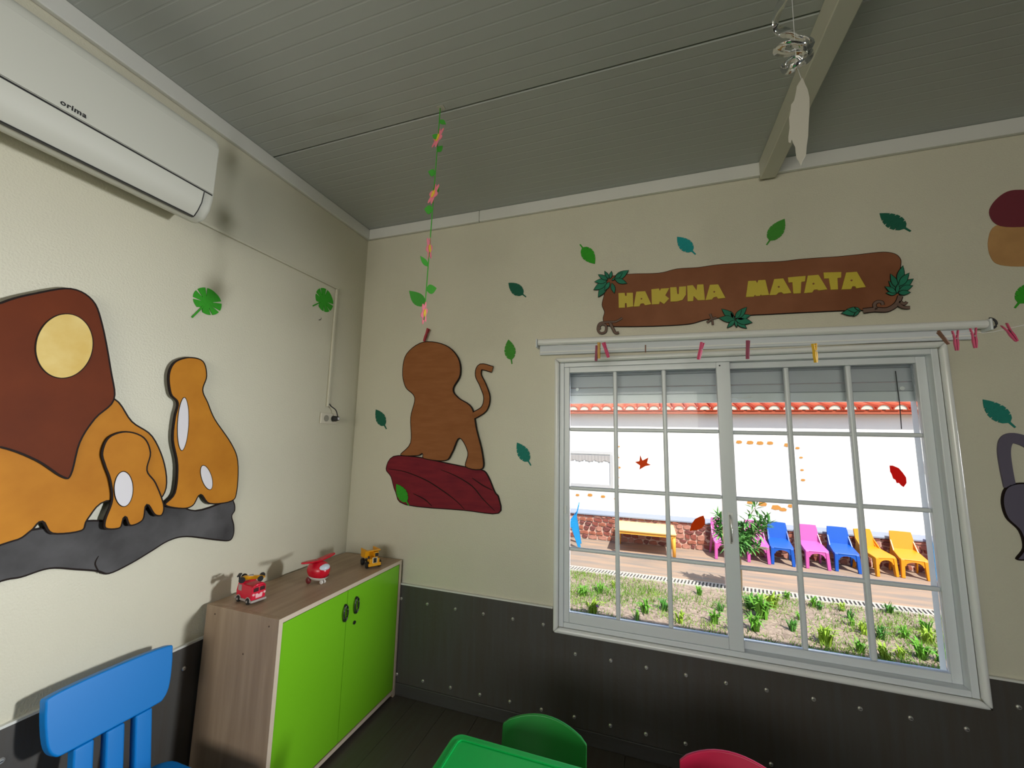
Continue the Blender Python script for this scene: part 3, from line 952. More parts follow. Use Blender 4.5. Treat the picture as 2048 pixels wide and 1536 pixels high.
pl = thing('plug', 'black power plug pushed into the right half of the wall socket', 'plug', (0.013, pc.y + 0.03, pc.z))
obj('plug_body', tube(bmesh.new(), [(0.0135, pc.y + 0.032, pc.z), (0.03, pc.y + 0.032, pc.z), (0.05, pc.y + 0.034, pc.z + 0.002)], [0.017, 0.017, 0.012], 14), M_BLACK, pl)
obj('plug_tag', nbox(0.0505, 0.052, pc.y + 0.026, pc.y + 0.040, pc.z - 0.006, pc.z + 0.008), M_WHITEP, pl)
cpts = smooth_poly([(0.045, pc.y + 0.034, pc.z + 0.008), (0.035, pc.y + 0.024, pc.z + 0.05), (0.022, pc.y - 0.002, pc.z + 0.072), (0.012, pc.y - 0.008, pc.z + 0.085), (0.009, -0.2555, 1.6045)], 5, closed=False)
obj('cord', tube(bmesh.new(), cpts, 0.0033, 8), M_BLACK, pl, smooth=True)
nl = on(0, 0, 638, 640)
tag(obj('nail', tube(bmesh.new(), [nl + Vector((-0.001, 0, 0)), nl + Vector((0.014, 0, 0.002)), nl + Vector((0.017, 0, 0.012))], 0.002, 6), M_DARKGREY), 'small dark bent nail in the left wall under the smaller monstera leaf', 'nail')

# ------------------------------------------------------------------ cabinet
CX0, CX1, CY0, CY1, CH = 0.0205, 0.42, -0.848, -0.0195, 0.725
cb = thing('cabinet', 'low wood-look cabinet with two lime green doors in the room corner', 'cabinet', ((CX0 + CX1) / 2, (CY0 + CY1) / 2, 0))
t = 0.018
obj('side_panel', nbox(CX0, CX1 - 0.002, CY0, CY0 + t, 0.0, CH), M_CABWOOD, cb, bevel=0.001)
obj('side_panel', nbox(CX0, CX1 - 0.002, CY1 - t, CY1, 0.0, CH), M_CABWOOD, cb, bevel=0.001)
obj('top_panel', nbox(CX0, CX1 - 0.002, CY0 + t + .0005, CY1 - t - .0005, CH - t, CH), M_CABTOP, cb, bevel=0.001)
obj('back_panel', nbox(CX0, CX0 + 0.006, CY0 + t, CY1 - t, 0.02, CH - t), M_CABWOOD, cb)
obj('bottom_panel', nbox(CX0 + 0.007, CX1 - 0.002, CY0 + t + .0005, CY1 - t - .0005, 0.02, 0.02 + t), M_CABWOOD, cb)
obj('shelf', nbox(CX0 + 0.007, CX1 - 0.04, CY0 + t + .0005, CY1 - t - .0005, 0.36, 0.378), M_CABWOOD, cb)
for (a, b, c, d) in ((CY0, CY0 + t, 0.0, CH), (CY1 - t, CY1, 0, CH), (CY0 + t + .0004, CY1 - t - .0004, CH - t, CH), (CY0 + t + .0004, CY1 - t - .0004, 0.02, 0.02 + t)):
    obj('edge_banding', nbox(CX1 - 0.0015, CX1, a, b, c, d), M_CABEDGE, cb)
ysplit = on(0, CX1, 692, 1260).y
for sgn in (0, 1):
    y0, y1 = (CY0 + t + 0.003, ysplit - 0.001) if sgn == 0 else (ysplit + 0.001, CY1 - t - 0.003)
    dr = obj('door', nbox(CX1 - 0.019, CX1 - 0.003, y0, y1, 0.041, CH - t - 0.004), M_GREEN, cb, bevel=0.001)
    hc = on(0, CX1, 690, 1226) if sgn == 0 else on(0, CX1, 712, 1210)
    ring = [(CX1 - 0.003 + 0.012 * max(0, sin(pi * k / 18)) ** .5, hc.y + (0.013 if sgn == 0 else 0.013) * cos(2 * pi * k / 18), hc.z + 0.033 * sin(2 * pi * k / 18)) for k in range(19)]
    ring = [(CX1 + 0.006, b, c) for a, b, c in ring]
    h = obj('handle', tube(bmesh.new(), ring, 0.0042, 8, cap=False), M_BLACK, dr)
    h.location = -Vector(cb['_w'])
    bmx = bmesh.new()
    for dz in (-0.033, 0.033):
        disc(bmx, (CX1 + 0.001, hc.y, hc.z + dz), (1, 0, 0), 0.007, 0.009, 10)
    hp = obj('handle_post', bmx, M_BLACK, dr)
    hp.location = -Vector(cb['_w'])
    if sgn == 1:
        lc = on(0, CX1, 709, 1245)
        lk = obj('lock', disc(bmesh.new(), (CX1 - 0.001, lc.y, lc.z), (1, 0, 0), 0.0085, 0.006, 16), M_BLACK, dr)
        lk.location = -Vector(cb['_w'])
for (u, v) in ((430, 1228), (538, 1253), (486, 1308)):
    q = on(1, CY0, u, v)
    obj('screw_cover', disc(bmesh.new(), (q.x, CY0 - 0.0004, q.z), (0, 1, 0), 0.0032, 0.0008, 10), mat('screw_cover_brown', '#4a372a', 0.6), cb)

# ------------------------------------------------------------------ toys on the cabinet
TZ = CH + 0.0005


def rotM(loc, rz, rx=0, ry=0, s=1.0):
    return Matrix.Translation(loc) @ Matrix.Rotation(rz, 4, 'Z') @ Matrix.Rotation(ry, 4, 'Y') @ Matrix.Rotation(rx, 4, 'X') @ Matrix.Diagonal((s, s, s, 1))


M_TRED = mat('toy_red', '#d31638', 0.3)
M_TGREY = mat('toy_grey', '#a39a96', 0.45)
M_TYEL = mat('toy_yellow', '#e2a013', 0.35)
M_TDARK = mat('toy_dark_window', '#3a1a1c', 0.3)
M_TYRE = mat('toy_tyre', '#101114', 0.6)
M_TPINK = mat('toy_pale_pink', '#e9b4b8', 0.5)
pt_ = on(2, TZ, 497, 1203)
ft = thing('toy_fire_truck', 'red toy fire truck on the near end of the cabinet top', 'toy truck', (pt_.x - .003, pt_.y + 0.01, TZ), rotz=radians(172))
# local: +x forward, rear face at -x
bm = prism(bmesh.new(), [(-0.055, -0.03, 0.016), (0.055, -0.03, 0.016), (0.058, -0.03, 0.045), (0.048, -0.03, 0.078), (0.02, -0.03, 0.082), (0.012, -0.03, 0.074), (-0.04, -0.03, 0.074), (-0.055, -0.03, 0.070)], (0, 0.06, 0))
obj('body', bm, M_TRED, ft, world=False, bevel=0.006, seg=3)
obj('roof_arch', tube(bmesh.new(), [(-0.052, -0.024, 0.066), (-0.052, -0.012, 0.076), (-0.052, 0.012, 0.076), (-0.052, 0.024, 0.066)], 0.006, 8), M_TRED, ft, world=False, smooth=True)
bm = nbox(-0.060, 0.062, -0.033, 0.033, 0.008, 0.018)
obj('bumper', bm, M_TGREY, ft, world=False, bevel=0.003)
for sy in (-1, 1):
    obj('rear_window', nbox(-0.0565, -0.054, 0.003 * sy, 0.024 * sy, 0.050, 0.066), M_TDARK, ft, world=False, bevel=0.002)
    obj('side_window', nbox(0.018, 0.042, 0.0295 * sy, 0.0315 * sy, 0.046, 0.070), M_TGREY, ft, world=False, bevel=0.002)
    obj('rear_lamp', disc(bmesh.new(), (-0.0555, 0.023 * sy, 0.040), (1, 0, 0), 0.005, 0.004, 10), M_TPINK, ft, world=False)
    for wx in (-0.033, 0.034):
        wo = obj('wheel', disc(bmesh.new(), (wx, 0.029 * sy, 0.0125), (0, 1, 0), 0.0125, 0.012, 18), M_TYRE, ft, world=False, bevel=0.002)
        obj('hub', disc(bmesh.new(), (wx, 0.0355 * sy, 0.0125), (0, 1, 0), 0.005, 0.003, 10), M_TGREY, wo, world=False)
        obj('wheel_arch', tube(bmesh.new(), [(wx + 0.0155 * cos(a), 0.031 * sy, 0.0125 + 0.0155 * sin(a)) for a in [pi * q / 8 for q in range(9)]], 0.0022, 6), M_TGREY, ft, world=False)
obj('rear_plate', prism(bmesh.new(), [(-0.0568, -0.013, 0.024), (-0.0568, 0.013, 0.024), (-0.0568, 0.015, 0.042), (-0.0568, 0.006, 0.042), (-0.0568, 0, 0.036), (-0.0568, -0.006, 0.042), (-0.0568, -0.015, 0.042)], (0.003, 0, 0)), M_TPINK, ft, world=False)

# yellow racing car lying across the fire truck's roof
rc = thing('toy_race_car', 'yellow toy race car with black wheels lying on the fire truck roof', 'toy car', (ft.location.x, ft.location.y, TZ + 0.0835), rotz=radians(42))
bm = prism(bmesh.new(), [(-0.045, -0.012, 0.006), (0.042, -0.007, 0.004), (0.05, -0.004, 0.008), (0.03, -0.008, 0.016), (0.0, -0.011, 0.020), (-0.03, -0.012, 0.022), (-0.045, -0.012, 0.016)], (0, 0.020, 0))
obj('body', bm, M_TYEL, rc, world=False, bevel=0.003)
obj('windscreen', nbox(-0.014, 0.004, -0.009, 0.007, 0.018, 0.024), M_TGREY, rc, world=False, bevel=0.002)
for wx, r in ((-0.034, 0.012), (0.034, 0.011)):
    for sy in (-1, 1):
        wo = obj('wheel', disc(bmesh.new(), (wx, 0.024 * sy - 0.002, r), (0, 1, 0), r, 0.010, 16), M_TYRE, rc, world=False, bevel=0.002)
    obj('axle', disc(bmesh.new(), (wx, -0.002, r), (0, 1, 0), 0.003, 0.046, 8), M_TYRE, rc, world=False)
obj('rear_wing', nbox(-0.055, -0.042, -0.022, 0.018, 0.024, 0.030), M_TYRE, rc, world=False, bevel=0.002)
obj('wing_post', nbox(-0.05, -0.044, -0.004, 0.002, 0.010, 0.0245), M_TYRE, rc, world=False)

# red toy helicopter-like plane
q = on(2, TZ, 640, 1166)
tp = thing('toy_plane', 'round red toy plane with white belly in the middle of the cabinet top', 'toy plane', (q.x - 0.015, q.y, TZ), rotz=radians(-5))
M_TRED2 = mat('toy_plane_red', '#c8142c', 0.25)
bm = blob(bmesh.new(), (0, 0, 0.052), 0.052, 0.042, 0.040, 24, 16)
for v in bm.verts:
    if v.co.x < 0:
        v.co.z += -v.co.x * 0.12
obj('fuselage', bm, M_TRED2, tp, world=False, smooth=True)
bm = blob(bmesh.new(), (0.004, 0, 0.042), 0.050, 0.0405, 0.032, 24, 16)
bmesh.ops.bisect_plane(bm, geom=bm.verts[:] + bm.edges[:] + bm.faces[:], plane_co=(0, 0, 0.034), plane_no=(0.1, 0, 1), clear_outer=True)
obj('belly', bm, mat('toy_white', '#dedbd6', 0.35), tp, world=False, smooth=True)
bm = blob(bmesh.new(), (0.026, 0, 0.066), 0.026, 0.028, 0.017, 20, 12)
obj('windscreen', bm, mat('toy_windscreen', '#c9d6e2', 0.15), tp, world=False, smooth=True)
for s in (-1, 1):
    wing = [(-0.018, 0, 0.090), (0.014, 0, 0.090), (0.012, 0.05 * s, 0.094), (0.006, 0.082 * s, 0.098), (-0.006, 0.088 * s, 0.098), (-0.016, 0.078 * s, 0.097), (-0.02, 0.05 * s, 0.094)]
    obj('wing', prism(bmesh.new(), wing, (0, 0, 0.007)), M_TRED2, tp, world=False, bevel=0.003)
obj('tail', prism(bmesh.new(), [(-0.045, -0.005, 0.05), (-0.062, -0.005, 0.082), (-0.050, -0.005, 0.086), (-0.030, -0.005, 0.075)], (0, 0.010, 0)), M_TRED2, tp, world=False, bevel=0.003)
for x, y in ((0.030, -0.007), (0.030, 0.007)):
    obj('nose_wheel', disc(bmesh.new(), (x, y, 0.008), (0, 1, 0), 0.008, 0.007, 14), mat('toy_white', '#dedbd6'), tp, world=False, bevel=0.0015)
for s in (-1, 1):
    obj('side_foot', blob(bmesh.new(), (-0.024, 0.028 * s, 0.014), 0.014, 0.009, 0.0145, 12, 8), mat('toy_dark_red', '#6d2226', 0.4), tp, world=False, smooth=True)

tp.scale = (1.12, 1.12, 1.12)
# yellow dump truck
q = on(2, TZ, 744, 1133)
dt = thing('toy_dump_truck', 'yellow toy dump truck with black wheels at the corner end of the cabinet', 'toy truck', (q.x - 0.018, q.y + 0.012, TZ), rotz=radians(-33))
obj('chassis', nbox(-0.05, 0.05, -0.016, 0.016, 0.016, 0.026), M_TYRE, dt, world=False)
obj('bonnet', nbox(0.018, 0.056, -0.027, 0.027, 0.026, 0.050), M_TYEL, dt, world=False, bevel=0.002)
obj('bumper', nbox(0.054, 0.062, -0.034, 0.034, 0.012, 0.028), M_TYEL, dt, world=False, bevel=0.002)
obj('grille', nbox(0.0555, 0.0585, -0.010, 0.010, 0.026, 0.054), M_TYRE, dt, world=False)
obj('grille_frame', frame_bm(-0.0125, 0.0125, 0.026, 0.057, 0.003, -0.0605, -0.0565), mat('toy_cream', '#e3d9b6', 0.4), dt, world=False).rotation_euler = (0, 0, pi / 2)
obj('cab', nbox(0.002, 0.034, 0.006, 0.030, 0.050, 0.078), M_TYEL, dt, world=False, bevel=0.003)
obj('cab_window', nbox(0.0335, 0.0355, 0.009, 0.027, 0.054, 0.072), M_TYRE, dt, world=False)
obj('mirror', nbox(0.040, 0.046, -0.034, -0.024, 0.050, 0.064), M_TYRE, dt, world=False, bevel=0.002)
bed = bmesh.new()
prism(bed, [(-0.065, -0.036, 0.040), (0.0, -0.036, 0.044), (0.006, -0.036, 0.080), (0.040, -0.036, 0.086), (0.040, -0.036, 0.091), (-0.07, -0.036, 0.084)], (0, 0.004, 0))
prism(bed, [(-0.065, 0.032, 0.040), (0.0, 0.032, 0.044), (0.006, 0.032, 0.080), (0.040, 0.032, 0.086), (0.040, 0.032, 0.091), (-0.07, 0.032, 0.084)], (0, 0.004, 0))
prism(bed, [(-0.065, -0.032, 0.040), (0.0, -0.032, 0.044), (0.006, -0.032, 0.080), (0.042, -0.032, 0.086), (0.042, -0.032, 0.091), (0.002, -0.032, 0.085), (-0.004, -0.032, 0.048), (-0.065, -0.032, 0.044)], (0, 0.064, 0))
obj('tipper_bed', bed, M_TYEL, dt, world=False)
for wx in (-0.038, 0.036):
    for sy in (-1, 1):
        wo = obj('wheel', disc(bmesh.new(), (wx, 0.033 * sy, 0.0175), (0, 1, 0), 0.0175, 0.016, 18), M_TYRE, dt, world=False, bevel=0.003)
        obj('hub', disc(bmesh.new(), (wx, 0.0415 * sy, 0.0175), (0, 1, 0), 0.007, 0.002, 10), mat('toy_hub', '#33302a', 0.5), wo, world=False)

# ------------------------------------------------------------------ children's furniture
def superpoly(w, h, r, n=5):
    """rounded rectangle outline, width w, height h, corner radius r"""
    out = []
    for cx, cy, a0 in ((w / 2 - r, h / 2 - r, 0), (-w / 2 + r, h / 2 - r, pi / 2), (-w / 2 + r, -h / 2 + r, pi), (w / 2 - r, -h / 2 + r, 1.5 * pi)):
        for k in range(n + 1):
            a = a0 + pi / 2 * k / n
            out.append((cx + r * cos(a), cy + r * sin(a)))
    return out


# blue chair against the left wall, facing +x
bc = thing('child_chair', 'blue plastic child chair with slatted back against the left wall', 'chair', (0.30, -1.19, 0))
back = Matrix.Translation((0.118, -1.181, 0.33)) @ Matrix.Diagonal((1, 0.945, 1, 1)) @ Matrix.Rotation(radians(-10), 4, 'Y')


def bpanel(bm, pts):
    return prism(bm, [back @ Vector((0, a, b)) for a, b in pts], back.to_3x3() @ Vector((0.034, 0, 0)))


pts = smooth_poly([(-0.178, 0.30), (-0.160, 0.326), (0, 0.332), (0.160, 0.326), (0.178, 0.30), (0.170, 0.20), (0.150, 0.158), (0.118, 0.150), (0, 0.150), (-0.118, 0.150), (-0.150, 0.158), (-0.170, 0.20)], 4)
obj('backrest', bpanel(bmesh.new(), pts), M_BLUE, bc, bevel=0.009, seg=3)
for c in (-0.080, 0.003, 0.086):
    obj('back_slat', bpanel(bmesh.new(), [(c - 0.026, -0.05), (c + 0.026, -0.05), (c + 0.026, 0.1495), (c - 0.026, 0.1495)]), M_BLUE, bc, bevel=0.006, seg=2)
seat = [(0.30 + a, -1.19 + b, 0.247) for a, b in superpoly(0.36, 0.37, 0.06)]
obj('seat', prism(bmesh.new(), seat, (0, 0, 0.034)), M_BLUE, bc, bevel=0.009, seg=3)
for sx in (-1, 1):
    for sy in (-1, 1):
        cx, cy = 0.30 + 0.13 * sx, -1.19 + 0.13 * sy
        obj('leg', tube(bmesh.new(), [(cx, cy, 0.2465), (cx + 0.012 * sx, cy + 0.018 * sy, 0.0)], [0.033, 0.024], 14), M_BLUE, bc, smooth=False, bevel=0.003)

# green table
tx0, tx1, ty0, ty1, tz = 1.185, 2.36, -1.44, -0.842, 0.507
tt = thing('child_table', 'green plastic child table in the bottom foreground', 'table', ((tx0 + tx1) / 2, (ty0 + ty1) / 2, 0))
cxm, cym = (tx0 + tx1) / 2, (ty0 + ty1) / 2
pts = [(cxm + a, cym + b, tz - 0.035) for a, b in superpoly(tx1 - tx0, ty1 - ty0, 0.035)]
obj('tabletop', prism(bmesh.new(), pts, (0, 0, 0.034)), M_TABLE, tt, bevel=0.008, seg=3)
pts = [(cxm + a, cym + b, tz - 0.0009) for a, b in superpoly(tx1 - tx0 - 0.05, ty1 - ty0 - 0.05, 0.02)]
bm = bmesh.new()
inn = [(cxm + a, cym + b, tz - 0.0009) for a, b in superpoly(tx1 - tx0 - 0.062, ty1 - ty0 - 0.062, 0.016)]
n = len(pts)
for i in range(n):
    j = (i + 1) % n
    prism(bm, [pts[i], pts[j], inn[j], inn[i]], (0, 0, 0.0035))
obj('raised_rim', bm, M_TABLE, tt)
for sx in (-1, 1):
    for sy in (-1, 1):
        cx, cy = cxm + (tx1 - tx0 - 0.12) / 2 * sx, cym + (ty1 - ty0 - 0.12) / 2 * sy
        obj('leg', tube(bmesh.new(), [(cx, cy, tz - 0.0355), (cx, cy, 0.0)], [0.03, 0.024], 14), M_TABLE, tt, smooth=True)


def small_chair(label, x, y, material, h):
    c = thing('child_chair', label, 'chair', (x, y, 0))
    w = 0.148
    outl = smooth_poly([(-w, 0.30), (-w - 0.001, h - 0.055), (-w + 0.012, h - 0.036), (-0.08, h - 0.008), (0, h), (0.08, h - 0.008), (w - 0.012, h - 0.036), (w + 0.001, h - 0.055), (w, 0.30), (w - 0.02, 0.285), (-w + 0.02, 0.285)], 5)
    bm = bmesh.new()
    # gently curved shell: front and back skins following an arc
    m = 14
    cols = []
    for i in range(m + 1):
        s = -1 + 2 * i / m
        xx = s * w
        edge = max(0.0, (abs(s) - 0.88) / 0.12)
        top = h - 0.030 * s * s - 0.006 * edge * edge
        bot = 0.285
        yy = -0.030 * s * s
        row = []
        for z in (bot, (bot + top) / 2, top):
            lean = (z - 0.285) * 0.16
            row.append((bm.verts.new((xx, yy + lean, z)), bm.verts.new((xx, yy + lean + 0.011, z))))
        cols.append(row)
    for a, b in zip(cols, cols[1:]):
        for k in range(2):
            bm.faces.new((a[k][0], b[k][0], b[k + 1][0], a[k + 1][0]))
            bm.faces.new((a[k][1], a[k + 1][1], b[k + 1][1], b[k][1]))
        bm.faces.new((a[2][0], b[2][0], b[2][1], a[2][1]))
        bm.faces.new((a[0][0], a[0][1], b[0][1], b[0][0]))
    for col in (cols[0], cols[-1]):
        for k in range(2):
            bm.faces.new((col[k][0], col[k + 1][0], col[k + 1][1], col[k][1]))
    obj('backrest', bm, material, c, world=False, bevel=0.003)
    obj('seat', prism(bmesh.new(), [(a, b - 0.14, 0.262) for a, b in superpoly(0.30, 0.28, 0.04)], (0, 0, 0.022)), material, c, world=False, bevel=0.006)
    for sx in (-1, 1):
        obj('back_post', nbox(0.10 * sx - 0.014, 0.10 * sx + 0.014, -0.024, -0.004, 0.262, 0.33), material, c, world=False)
        for yy in (-0.24, -0.03):
            obj('leg', tube(bmesh.new(), [(0.115 * sx, yy, 0.2618), (0.13 * sx, yy + (0.012 if yy > -0.1 else -0.012), 0)], [0.018, 0.014], 12), material, c, world=False, smooth=True)
    return c


small_chair('green child chair pushed up behind the green table', 1.432, -0.655, M_CHG, 0.474)
small_chair('red child chair cut off by the bottom edge, right of the green chair', 2.015, -0.655, M_CHR, 0.497)

# ------------------------------------------------------------------ garland, foil spiral, paper leaf, clothes pegs
gx, gy = 0.975, -0.79
ga = thing('paper_garland', 'green garland with pink paper flowers hanging from the ceiling seam', 'garland', (gx, gy, 1.87))
def gp(v):
    """point of the hanging string at photo row v"""
    u = 880 - (v - 225) * 32 / 415
    return on(1, gy, u, v)
top = Vector((on(1, gy, 880, 225).x, gy, CZ - 0.001))
strg = [top] + [gp(v) for v in range(240, 641, 20)]
obj('string', tube(bmesh.new(), strg, 0.0022, 6), M_GARL, ga)
obj('tape', nbox(top.x - 0.012, top.x + 0.02, gy - 0.012, gy + 0.012, CZ - 0.0016, CZ - 0.0002), M_PAPER, ga)


def garland_leaf(pc, ang, L, wdt, yaw, material=M_GARL):
    M = Matrix.Translation(pc) @ Matrix.Rotation(yaw, 4, 'Z') @ Matrix.Rotation(ang, 4, 'Y')
    pts = []
    n = 8
    for s in (1, -1):
        for k in (range(n + 1) if s == 1 else range(n - 1, 0, -1)):
            t = k / n
            pts.append((L * t, 0, s * wdt * 0.5 * sin(pi * t ** 0.8)))
    o = obj('leaf', prism(bmesh.new(), pts, (0, 0.0016, 0), M), material, ga)
    return o


for v, ang, L, wd, yaw in ((240, 0.6, 0.035, 0.022, 0.3), (275, 3.6, 0.028, 0.026, 0.3), (303, -1.0, 0.045, 0.022, 0.9), (347, 3.3, 0.03, 0.034, 0.5), (386, -1.1, 0.05, 0.026, 1.0),
                           (420, 3.2, 0.034, 0.04, 0.4), (533, 3.9, 0.05, 0.024, 1.0), (580, -0.25, 0.042, 0.04, 0.4)):
    garland_leaf(gp(v), ang, L, wd, yaw)
garland_leaf(gp(612), pi + 0.75, 0.095, 0.05, 0.25, mat('garland_dark_leaf', '#2c8a1e', 0.7))


def flower(v, yaw, tilt, R=0.047):
    c = gp(v)
    M = Matrix.Translation(c) @ Matrix.Rotation(yaw, 4, 'Z') @ Matrix.Rotation(tilt, 4, 'X')
    pts = []
    for k in range(48):
        a = 2 * pi * k / 48
        r = R * (0.80 + 0.20 * cos(6 * a))
        pts.append((r * sin(a), 0, r * cos(a)))
    f = obj('flower', prism(bmesh.new(), pts, (0, 0.002, 0), M), M_PINK, ga)
    bm = bmesh.new()
    disc(bm, (0, -0.0012, 0), (0, 1, 0), R * 0.34, 0.002, 14)
    disc(bm, (0, 0.0032, 0), (0, 1, 0), R * 0.34, 0.002, 14)
    bm.transform(M)
    e = obj('flower_centre', bm, M_YEL, f)
    e.location = -Vector(ga['_w'])


flower(276, 2.62, 0.16)
flower(388, 2.58, 0.14)
flower(497, 1.84, 0.05)
flower(626, 1.86, 0.1)

# foil spiral and the leaf below it
fo = thing('foil_spiral', 'shiny silver foil spiral hanging from the ceiling by the beam', 'decoration', at_depth(1585, 145, 1.02))
path = smooth_poly([(1640, -70, .03), (1600, -45, .02), (1572, -10, 0), (1557, 20, -.03), (1551, 45, -.04), (1555, 60, -.03), (1572, 66, 0), (1590, 76, .03), (1610, 79, .03),
                    (1620, 88, 0), (1608, 92, -.03), (1580, 88, -.04), (1560, 95, -.02), (1556, 104, 0), (1574, 108, .03), (1600, 101, .03), (1617, 106, .01), (1614, 119, -.02),
                    (1596, 130, -.03), (1576, 139, -.01), (1570, 132, .02), (1585, 118, .03), (1602, 124, .02)], 6, closed=False)
cl = [at_depth(u, v, 1.02 + d) for u, v, d in path]
bm = bmesh.new()
prev = None
for i, p in enumerate(cl):
    tg = (cl[min(i + 1, len(cl) - 1)] - cl[max(i - 1, 0)]).normalized()
    side = tg.cross((CAM - p).normalized()).normalized()
    side = Matrix.Rotation(0.95 * sin(i * 0.16 + 0.6), 3, tg) @ side
    w = 0.0105
    cur = (bm.verts.new(p + side * w), bm.verts.new(p - side * w))
    if prev:
        bm.faces.new((prev[0], cur[0], cur[1], prev[1]))
    prev = cur
o = obj('ribbon', bm, M_FOIL, fo, smooth=True)
sm = o.modifiers.new('solid', 'SOLIDIFY')
sm.thickness = 0.0008
th0 = at_depth(1580, -60, 1.02)
bm = bmesh.new()
tube(bm, [Vector((th0.x, th0.y, CZ - 0.001)), th0, at_depth(1593, 135, 1.02)], 0.0007, 5)
obj('thread', bm, mat('nylon_thread', (0.6, 0.6, 0.6), 0.3), fo)

lp = thing('paper_leaf', 'pale ragged paper leaf hanging below the foil spiral', 'decoration', at_depth(1603, 330, 1.02))
LP = [(627, 627), (600, 665), (580, 700), (572, 755), (558, 815), (535, 845), (530, 900), (518, 950), (522, 1030), (512, 1110), (514, 1150), (530, 1158), (540, 1128), (552, 1160),
      (568, 1190), (572, 1240), (580, 1285), (598, 1305), (612, 1340), (632, 1290), (655, 1255), (660, 1180), (672, 1100), (676, 1000), (682, 900), (683, 790), (668, 720), (648, 680)]
pts = [at_depth(1450 + a / 4.043, b / 4.043, 1.02) for a, b in LP]
nrm = (CAM - pts[0]).normalized()
nrm.z = 0
obj('paper', prism(bmesh.new(), pts, nrm * -0.0015), M_PAPER, lp)
obj('thread', tube(bmesh.new(), [at_depth(1593, 130, 1.021), at_depth(1603, 160, 1.021)], 0.0006, 5), mat('nylon_thread', (0.6, 0.6, 0.6)), lp)

# string with clothes pegs in front of the window
def peg_z(u):
    return 1.0 / (0.476 + (0.80 - 0.476) * (u - 1085) / (2060 - 1085))


SP = [(1085, 686), (1160, 693), (1290, 697), (1402, 698), (1495, 697), (1630, 691), (1760, 684), (1885, 672), (1948, 664), (2048, 650), (2300, 600), (2800, 480)]
sp3 = [at_depth(u, v, peg_z(u)) for u, v in SP[:10]]
d = sp3[-1] - sp3[-2]
sp3.append(sp3[-1] + d * 6 + Vector((0, 0, 0.12)))
tag(obj('hanging_string', tube(bmesh.new(), smooth_poly(sp3, 4, closed=False), 0.0011, 5), mat('white_string', (0.75, 0.75, 0.74), 0.6)),
    'thin white string stretched across in front of the window holding clothes pegs', 'string')


def peg(u0, v0, u1, v1, material, label, yaw=0.6, dep=None, group='clothes pegs on the string'):
    """clothes peg between two photo pixels (handles up), seen at its distance on the string"""
    z = dep or peg_z((u0 + u1) / 2)
    A, B = at_depth(u0, v0, z), at_depth(u1, v1, z)
    p = thing('clothes_peg', label, 'clothes peg', B, group=group)
    d = A - B
    L = d.length
    e = d.normalized()
    view = (CAM - B).normalized()
    s = e.cross(view).normalized()
    s = Matrix.Rotation(yaw, 3, e) @ s      # direction across the two prongs
    n = e.cross(s).normalized()
    t = L * 0.055
    w = L * 0.075
    for sg in (-1, 1):
        prof = [(0, 0.008), (0, 0.050), (0.35, 0.085), (0.62, 0.07), (1.0, 0.12), (1.0, 0.085), (0.60, 0.015), (0.30, 0.012)]
        pts = [B + e * (L * a) + s * (L * b * sg) - n * w for a, b in prof]
        obj('prong', prism(bmesh.new(), pts, n * (2 * w)), material, p)
    sc = B + e * (L * 0.60)
    obj('spring', tube(bmesh.new(), [sc - n * w * 1.35, sc + n * w * 1.35], L * 0.035, 8), mat('peg_spring', (0.35, 0.33, 0.31), 0.35, metal=1.0), p)
    return p


M_PP = mat('peg_pink', '#cf4b74', 0.5)
M_PPL = mat('peg_plum', '#8a3350', 0.5)
M_PY = mat('peg_yellow', '#e0b02a', 0.45)
M_PO = mat('peg_orange', '#c79a4a', 0.5)
M_PB = mat('peg_brown', '#7d5a4a', 0.6)
peg(1194, 691, 1192, 722, M_PPL, 'plum clothes peg at the left end of the string, beside an orange one', 1.3)
peg(1198, 685, 1198, 717, M_PO, 'orange clothes peg on the string behind the leftmost plum peg', 1.3)
peg(1207, 685, 1217, 715, M_PP, 'pink clothes peg tilted on the string beside the orange peg', 1.0)
peg(1291, 690, 1291, 705, M_PB, 'small brown clothes peg on the string over the left sash', 1.4)
peg(1405, 685, 1397, 719, M_PP, 'pink clothes peg leaning left over the left sash', 1.0)
peg(1496, 681, 1495, 718, M_PPL, 'plum clothes peg hanging upright just right of the window mullion', 1.3)
peg(1628, 687, 1632, 725, M_PY, 'yellow clothes peg hanging over the right sash', 0.9)
peg(1876, 663, 1897, 688, M_PB, 'brown clothes peg strongly tilted near the right end of the blind', 1.2)
peg(1910, 661, 1914, 701, M_PP, 'pink clothes peg hanging upright, left of the two at the blind end', 0.35)
peg(1946, 656, 1951, 696, M_PP, 'pink clothes peg hanging upright, right of the two at the blind end', 0.35)
peg(2008, 649, 2033, 682, M_PP, 'pink clothes peg tilted at the far right, nearest the photo edge', 0.35)
pc_ = on(1, -0.028, 852, 668)
dpt = -((RM.transposed() @ (pc_ - CAM)).z)
peg(857, 657, 848, 683, mat('peg_red', '#a5303c', 0.5), 'dark red clothes peg clipped on top of the brown cutout', 0.9, dep=dpt, group='single peg')

# leaves stuck on the window glass
def glass_leaf(name, pts, material, label, y):
    P = [on(1, y, u, v) for u, v in pts]
    tag(obj(name, prism(bmesh.new(), P, (0, -0.0012, 0)), material), label, 'leaf', group='leaves stuck on the window panes')


